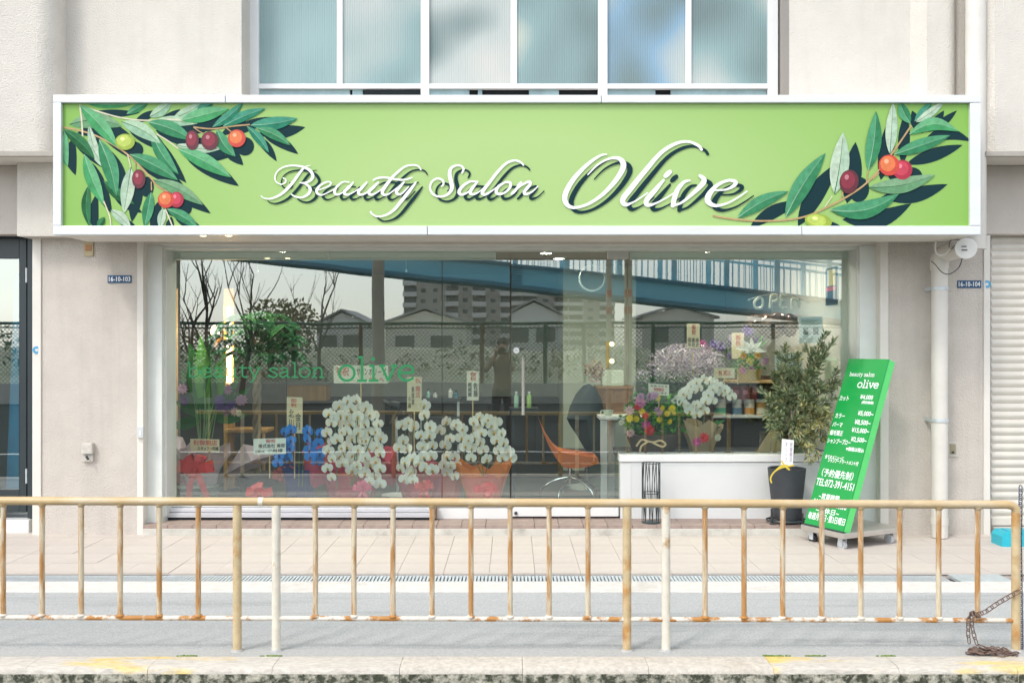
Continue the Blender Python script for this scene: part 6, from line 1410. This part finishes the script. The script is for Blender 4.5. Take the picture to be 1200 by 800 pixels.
# white arching orchid
t = orchid_pot('white orchid with two arching sprays in a clear wrapped pot on the ledge', 820, 533, 8.5)
blooms(t, ORW, [(797,470),(801,465),(807,461),(811,456),(817,452),(824,449),(831,450),(837,453),(805,468),(813,462),(793,473),(799,476),(820,458)], 8.42, 6.6)
blooms(t, ORW, [(808,487),(813,483),(818,490),(822,481),(826,474),(830,467),(835,461),(842,458),(849,460),(854,464),(858,469),(827,485),(815,477),(833,473),(846,465),(806,480)], 8.42, 6.6)
spray(t, (822, 515), [(815, 490), (800, 470), (815, 454), (837, 452)], 8.46); spray(t, (824, 515), [(824, 490), (828, 470), (842, 459), (858, 468)], 8.46)
for k, (x_, y_) in enumerate(((832,496),(845,500),(812,500),(850,492))): p = MB(); p.blade(P(825, 512, 8.5), P(x_, y_, 8.42), .09, (0,-.6,1), .12, 0, 6); p.build('leaf', M_leafg, t)
wrap(t, 822, 498, 533, 52, 24, 8.5, M_clearw, 33, jag=.25)
ruff(t, [(820,516,6.5,'red'),(827,519,6,'red'),(812,514,6,'magenta'),(838,510,5,'cream')], 8.30)
# lavender bush, cards, lilies
t = thing('lavender_display', 'broad mound of dried lavender-pink flowers behind the arching orchid', 'dried flowers', P(805, 533, 9.0))
p = MB(); leafcloud(p, P(805, 426, 8.95), (.35,.20,.18), 2200, .034, r2, (0,1,2)); leafcloud(p, P(762, 440, 9.0), (.12,.1,.12), 220, .035, r2, (0,2,3)); p.build('blossom', [fmat('lav_a', (.54,.45,.54)), fmat('lav_b', (.58,.48,.48)), fmat('lav_c', (.36,.27,.40)), M_leafg], t, kind='stuff')
p = MB(); leafcloud(p, P(800, 452, 9.02), (.36,.2,.13), 500, .06, r2, (0,1)); p.build('foliage', [M_leafg, mat('grey_leaf', (.10,.14,.08), .6)], t, kind='stuff')
p = MB(); q = P(805, 533, 9.02); p.lathe((q.x, q.y, ZF+.5), [(.12,0),(.18,.5),(.16,.5)], 18); p.build('vase', mat('dark_vase', (.04,.05,.05), .4), t, smooth=True)
t2 = thing('vase_stand', 'dark square stand under the lavender vase', 'stand', P(805, 585, 9.02)); p = MB(); p.box(q.x-.22, q.x+.22, q.y-.2, q.y+.2, ZF+.44, ZF+.498); p.build('top', M_dryer, t2)
for sx in (-1, 1):
    for sy in (-1, 1): p = MB(); p.box(q.x+sx*.19-.02, q.x+sx*.19+.02, q.y+sy*.17-.02, q.y+sy*.17+.02, ZF, ZF+.44); p.build('leg', M_dryer, t2)
card('tall yellow card standing in the lavender mound', 805, 820, 379, 408, 8.82, [('御祝',True,.35,.68,.55,.95),('田中',False,.08,.3,.05,.42),('美容',False,.38,.62,.05,.42),('商会',False,.68,.92,.05,.42)], M_card, stick=440, vertical=True)
card('tall plain cream card behind the lily arrangement', 857.5, 872, 390, 420, 8.95, [('御祝',True,.3,.7,.5,.92)], M_card, stick=450, vertical=True)
card('wide yellow card propped below the lavender mound', 837, 861, 431, 443, 8.6, [('祝 開店',True,.2,.8,.25,.75)], M_card, stick=470)
t = thing('lily_arrangement', 'white lily with orange daisies and pink flowers in a glass pot', 'flower arrangement', P(878, 445, 8.75))
for (x_, y_) in ((862,408),(868,398),(880,395),(893,400),(898,412),(884,412),(872,414)): p = MB(); p.blade(P(880, 411, 8.72), P(x_, y_, 8.66), .045, (0,-1,.3), .15, 0, 5); p.build('lily_petal', M_pet, t)
for (x_, y_) in ((893,396),(899,404)): p = MB(); p.blade(P(885, 408, 8.75), P(x_+2, y_-6, 8.74), .03, (0,-1,.3), .1, 0, 5); p.build('leaf', M_leafl, t)
ruff(t, [(868,414,5,'orange'),(877,418,6,'yellow'),(884,421,5.5,'orange'),(870,424,5,'yellow'),(866,432,5,'pink'),(876,430,6,'magenta'),(888,430,5,'blush'),(882,436,5,'pink'),(893,424,5,'mauve')], 8.68)
p = MB(); leafcloud(p, P(878, 428, 8.75), (.13,.09,.10), 160, .05, r2, (0,1)); p.build('foliage', [M_leafg, M_leafl], t, kind='stuff')
p = MB(); q = P(878, 446, 8.75); p.lathe(q, [(.09,0),(.11,.10)], 16); p.build('pot', mat('amber_pot', (.45,.28,.08), .4), t, smooth=True)
t = thing('purple_bunch', 'tall bunch of dark purple flowers behind the cream card', 'flower arrangement', P(866, 450, 9.2))
ruff(t, [(852,402,7,'purple'),(848,412,7,'purple'),(876,395,8,'purple'),(882,403,8,'purple'),(871,388,6,'purple'),(835,408,6,'mauve'),(828,406,6,'magenta'),(842,402,6,'purple'),(840,414,6,'lilac'),(854,422,6,'purple'),(888,396,6,'purple'),(862,392,6,'lilac'),(822,411,5,'purple')], 9.15)
p = MB()
for x_ in (850, 866, 878): p.tube([P(x_, 400, 9.2), P(866, 447, 9.2)], .006, 6)
p.build('stems', M_stem, t)
# product shelf
t = thing('product_shelf', 'brown shelf unit of salon products behind the olive tree', 'shelf', P(875, 533, 9.25))
for y_ in (446, 487): p = MB(); p.pbox(833, 935, y_, y_+2.5, 9.25, .3); p.build('shelf_board', M_wood if y_ == 446 else M_white, t)
p = MB(); p.pbox(833, 935, 440, 535, 9.56, .02); p.build('back_panel', mat('dark_walnut', (.06,.035,.028), .6), t)
for x_ in (833, 933): p = MB(); p.pbox(x_, x_+2.5, 440, 545, 9.25, .3); p.build('upright', mat('dark_walnut', (.06,.035,.028), .6), t)
cols_ = [((.62,.60,.52),(.05,.30,.18)),((.62,.62,.60),(.10,.22,.34)),((.62,.58,.50),(.55,.25,.05)),((.55,.32,.12),(.65,.6,.5)),((.60,.60,.56),(.06,.28,.2)),((.5,.5,.48),(.5,.05,.08))]
for k, (x0, x1, lb) in enumerate(((837,851,'green-labelled'),(858,869,'blue-labelled'),(872,884,'orange-labelled'),(886,897,'amber'),(900,911,'dark green-labelled'),(914,925,'red-labelled'))):
    b_ = thing('product_jar', '%s cosmetic jar on the lower product shelf' % lb, 'jar', P((x0+x1)/2, 487, 9.35), 'jars on the lower product shelf'); q = P((x0+x1)/2, 487, 9.38); r_ = (x1-x0)/2/F*9.38; h = .125
    p = MB(); p.lathe(q, [(r_*.95,0),(r_,.006),(r_,h),(r_*.9,h+.004)], 16); p.build('body', mat('jar_body_%d' % k, cols_[k][0], .35), b_, smooth=True)
    p = MB(); p.lathe(q, [(r_*1.012,.02),(r_*1.012,h*.62)], 16, cap=False); p.build('label_band', mat('jar_label_%d' % k, cols_[k][1], .5), b_, smooth=True)
    p = MB(); p.lathe(q, [(r_*.96,h+.005),(r_*.96,h+.03)], 16); p.build('lid', M_white, b_, smooth=True)
for k, (x0, x1, c_, lb) in enumerate(((858,868,(.35,.03,.08),'crimson'),(869,879,(.48,.10,.18),'pink-red'),(880,888,(.30,.02,.06),'wine-red'),(889,894,(.05,.16,.22),'dark teal'),(896,902,(.10,.05,.04),'dark brown'))):
    b_ = thing('product_box', '%s product box standing between the shelf boards' % lb, 'box', P((x0+x1)/2, 486, 9.42), 'boxes on the product shelf')
    p = MB(); p.pbox(x0, x1, 452, 470, 9.44, .07); p.build('carton', mat('carton_%d' % k, c_, .5, var=.2, vscale=20), b_, bevel=.003)
    p = MB(); p.pbox(x0+2, x1-2, 457, 462, 9.437, .003); p.build('print_panel', mat('carton_print_%d' % k, tuple(min(1, q*1.6+.12) for q in c_), .5), b_)
    p = MB(); p.pbox(x0, x1, 470.3, 486.7, 9.46, .07); p.build('lower_carton', mat('carton_dark_%d' % k, tuple(q*.5 for q in c_), .6), b_)
# pale wooden board leaning on the ledge
t = thing('wooden_tray', 'pale wooden board leaning on the ledge behind the olive tree', 'board', P(903, 533, 8.5))
p = MB(); pts = [(884,533),(903,503),(918,506),(918,533)]; p.v = [P(x, y, 8.5) for x, y in pts]+[P(x, y, 8.56) for x, y in pts]; p.f = [[3,2,1,0],[4,5,6,7],[0,1,5,4],[1,2,6,5],[2,3,7,6],[3,0,4,7]]; p.m = [0]*6; p.build('board', M_woodp, t, bevel=.004)
# OPEN letters and foil balloon
M_foil = mat('champagne_foil', (.85,.74,.58), .3, metal=.15, var=.2, vscale=30, bump=.8, bscale=50); M_foilb = mat('brown_foil', (.20,.12,.09), .22, metal=.3, var=.6, vscale=14, bump=1, bscale=22)
t = thing('open_garland', 'champagne foil letters spelling OPEN hung inside the right window', 'letter garland', P(910, 362, 8.42))
for s in ([(889,349),(884,354),(885,360),(891,361),(894,356),(893,350),(889,349)], [(902,361),(903,352),(904,346),(910,346),(911,351),(905,354)], [(922,346),(915,346),(915,352),(920,353),(915,353),(915,360),(922,361)], [(928,362),(928,351),(933,352),(936,361),(936,350)]):
    p = MB(); p.tube(spline([tuple(P(x, y, 8.42)) for x, y in s], 3), .011, 8); p.build('letter', M_foil, t, smooth=True)
p = MB(); p.tube(spline([tuple(P(x, y, 8.42)) for x, y in ((876,352),(890,347),(910,344),(930,347),(948,356))], 4), .002, 4); p.build('cord', M_white, t)
t = thing('foil_balloon', 'crumpled brown foil balloon below the OPEN letters', 'balloon', P(905, 395, 8.6))
p = MB()
for (x_, y_, rx, rz) in ((884,377,.07,.06),(897,379,.09,.08),(912,377,.10,.07),(926,381,.08,.09),(905,388,.12,.06)): p.ball(P(x_, y_, 8.6), (rx,.07,rz), 12, 0, 8, jit=.2, rnd=r2)
p.build('foil', M_foilb, t)
p = MB(); p.tube([P(905, 368, 8.6), P(905, 345, 8.5)], .002, 4); p.build('string', M_white, t)
# ---------------------------------------------------------------- the photographer, mirrored in the glass
def person():
    t = thing('person', 'person in brown jacket and dark trousers raising a camera, mirrored in the glass', 'person', (-.19, -8.36, GROUND))
    B = Vector((-.19, -8.36, GROUND))
    J = {'pelvis':(0,0,.94,.14,.11),'waist':(0,0,1.10,.135,.10),'chest':(0,.01,1.30,.165,.11),'neck0':(0,.01,1.46,.075,.07),'neck':(0,.03,1.53,.052,.055),'head0':(0,.05,1.60,.075,.09),'head':(0,.05,1.69,.075,.095),'crown':(0,.04,1.755,.045,.055),
         'sl':(-.17,.0,1.42,.06,.06),'el':(-.27,.16,1.26,.045,.045),'wl':(-.10,.29,1.52,.032,.032),'sr':(.17,.0,1.42,.06,.06),'er':(.24,.17,1.25,.045,.045),'wr':(.09,.29,1.50,.032,.032),
         'hl':(-.09,0,.88,.09,.10),'kl':(-.10,.03,.50,.062,.07),'al':(-.11,-.01,.10,.042,.05),'tl':(-.12,.14,.04,.038,.03),'hr':(.09,0,.88,.09,.10),'kr':(.11,.02,.50,.062,.07),'ar':(.13,-.01,.10,.042,.05),'tr':(.15,.14,.04,.038,.03)}
    E_ = [('pelvis','waist'),('waist','chest'),('chest','neck0'),('neck0','neck'),('neck','head0'),('head0','head'),('head','crown'),('chest','sl'),('sl','el'),('el','wl'),('chest','sr'),('sr','er'),('er','wr'),('pelvis','hl'),('hl','kl'),('kl','al'),('al','tl'),('pelvis','hr'),('hr','kr'),('kr','ar'),('ar','tr')]
    vs = [Vector(J[k][:3]) for k in J]; rad = [J[k][3:] for k in J]; idx = {k: i for i, k in enumerate(J)}; es = [(idx[a], idx[b]) for a, b in E_]
    for s_, wn in ((-1, 'wl'), (1, 'wr')):           # hands: palm and five fingers closing on the camera
        wv = Vector(J[wn][:3]); palm = wv+Vector((-s_*.005, .06, .035)); vs.append(palm); rad.append((.032,.018)); ip = len(vs)-1; es.append((idx[wn], ip))
        for f_ in range(5):
            if f_ == 4: pts = [palm+Vector((-s_*.03, .0, -.02)), palm+Vector((-s_*.05, .03, -.01))]
            else: pts = [palm+Vector((s_*(.022-.014*f_), .045, .02-.004*f_)), palm+Vector((s_*(.012-.014*f_), .075-.006*abs(f_-1), .035)), palm+Vector((-s_*(.008+.012*f_), .085, .025))]
            pr = ip
            for q in pts: vs.append(q); rad.append((.009,.009)); es.append((pr, len(vs)-1)); pr = len(vs)-1
    me = bpy.data.meshes.new('body'); me.from_pydata(vs, es, []); o = link_mesh('body', me, t, B)
    M_skin = mat('skin', (.52,.33,.24), .55); M_jack = mat('brown_jacket', (.22,.15,.11), .85, var=.15, vscale=8); M_trou = mat('dark_trousers', (.04,.04,.05), .85)
    for m_ in (M_skin, M_jack, M_trou): me.materials.append(m_)
    sk = o.modifiers.new('skin', 'SKIN'); sk.use_smooth_shade = True
    for i, r_ in enumerate(rad): me.skin_vertices[0].data[i].radius = r_
    me.skin_vertices[0].data[0].use_root = True
    ss = o.modifiers.new('smooth', 'SUBSURF'); ss.levels = ss.render_levels = 2
    # bake, colour by region
    m2 = bpy.data.meshes.new_from_object(o.evaluated_get(bpy.context.evaluated_depsgraph_get())); o.modifiers.clear(); o.data = m2
    m2.materials.clear()
    for m_ in (M_skin, M_jack, M_trou): m2.materials.append(m_)
    for pg in m2.polygons:
        c = pg.center; pg.use_smooth = True
        hand = c.y > .27 and c.z > 1.4
        pg.material_index = 0 if (hand or c.z > 1.50) else (2 if c.z < .95 else 1)
    p = MB(); r8 = random.Random(2); p.ball(B+Vector((0,.025,1.715)), (.088,.108,.085), 16, 0, 10, jit=.03, rnd=r8); p.build('hair', mat('dark_hair', (.02,.016,.014), .6), t, smooth=True)
    p = MB(); p.ball(B+Vector((0,.155,1.635)), (.013,.016,.018), 8, 0, 6); 
    for s_ in (-1, 1): p.ball(B+Vector((s_*.082,.04,1.64)), (.012,.022,.03), 8, 0, 6)
    p.build('nose_and_ears', M_skin, t, smooth=True)
    p = MB()
    for s_ in (-1, 1): p.ball(B+Vector((s_*.032,.137,1.665)), (.012,.008,.008), 8, 0, 5)
    p.build('eyes', M_blk, t, smooth=True)
    p = MB(); p.ball(B+Vector((0,.138,1.585)), (.025,.007,.006), 8, 0, 4); p.build('mouth', mat('lips', (.42,.18,.15), .5), t, smooth=True)
    for s_ in (-1, 1):
        p = MB(); p.ball(B+Vector((s_*.125,.06,.05)), (.05,.13,.05), 12, 0, 8); p.build('shoe', M_blk, t, smooth=True)
    c = thing('camera', 'black camera held up in front of the face of the person', 'camera', B+Vector((0,.40,1.53)))
    p = MB(); q = B+Vector((0,.40,1.57)); p.box(q.x-.068, q.x+.068, q.y-.03, q.y+.03, q.z-.045, q.z+.045); p.box(q.x-.025, q.x+.025, q.y-.025, q.y+.02, q.z+.045, q.z+.07); p.build('body', M_blk, c, bevel=.006)
    p = MB(); p.tube([q+Vector((0,.03,0)), q+Vector((0,.09,0))], .034, 18); p.build('lens', M_dryer, c, smooth=True)
person()
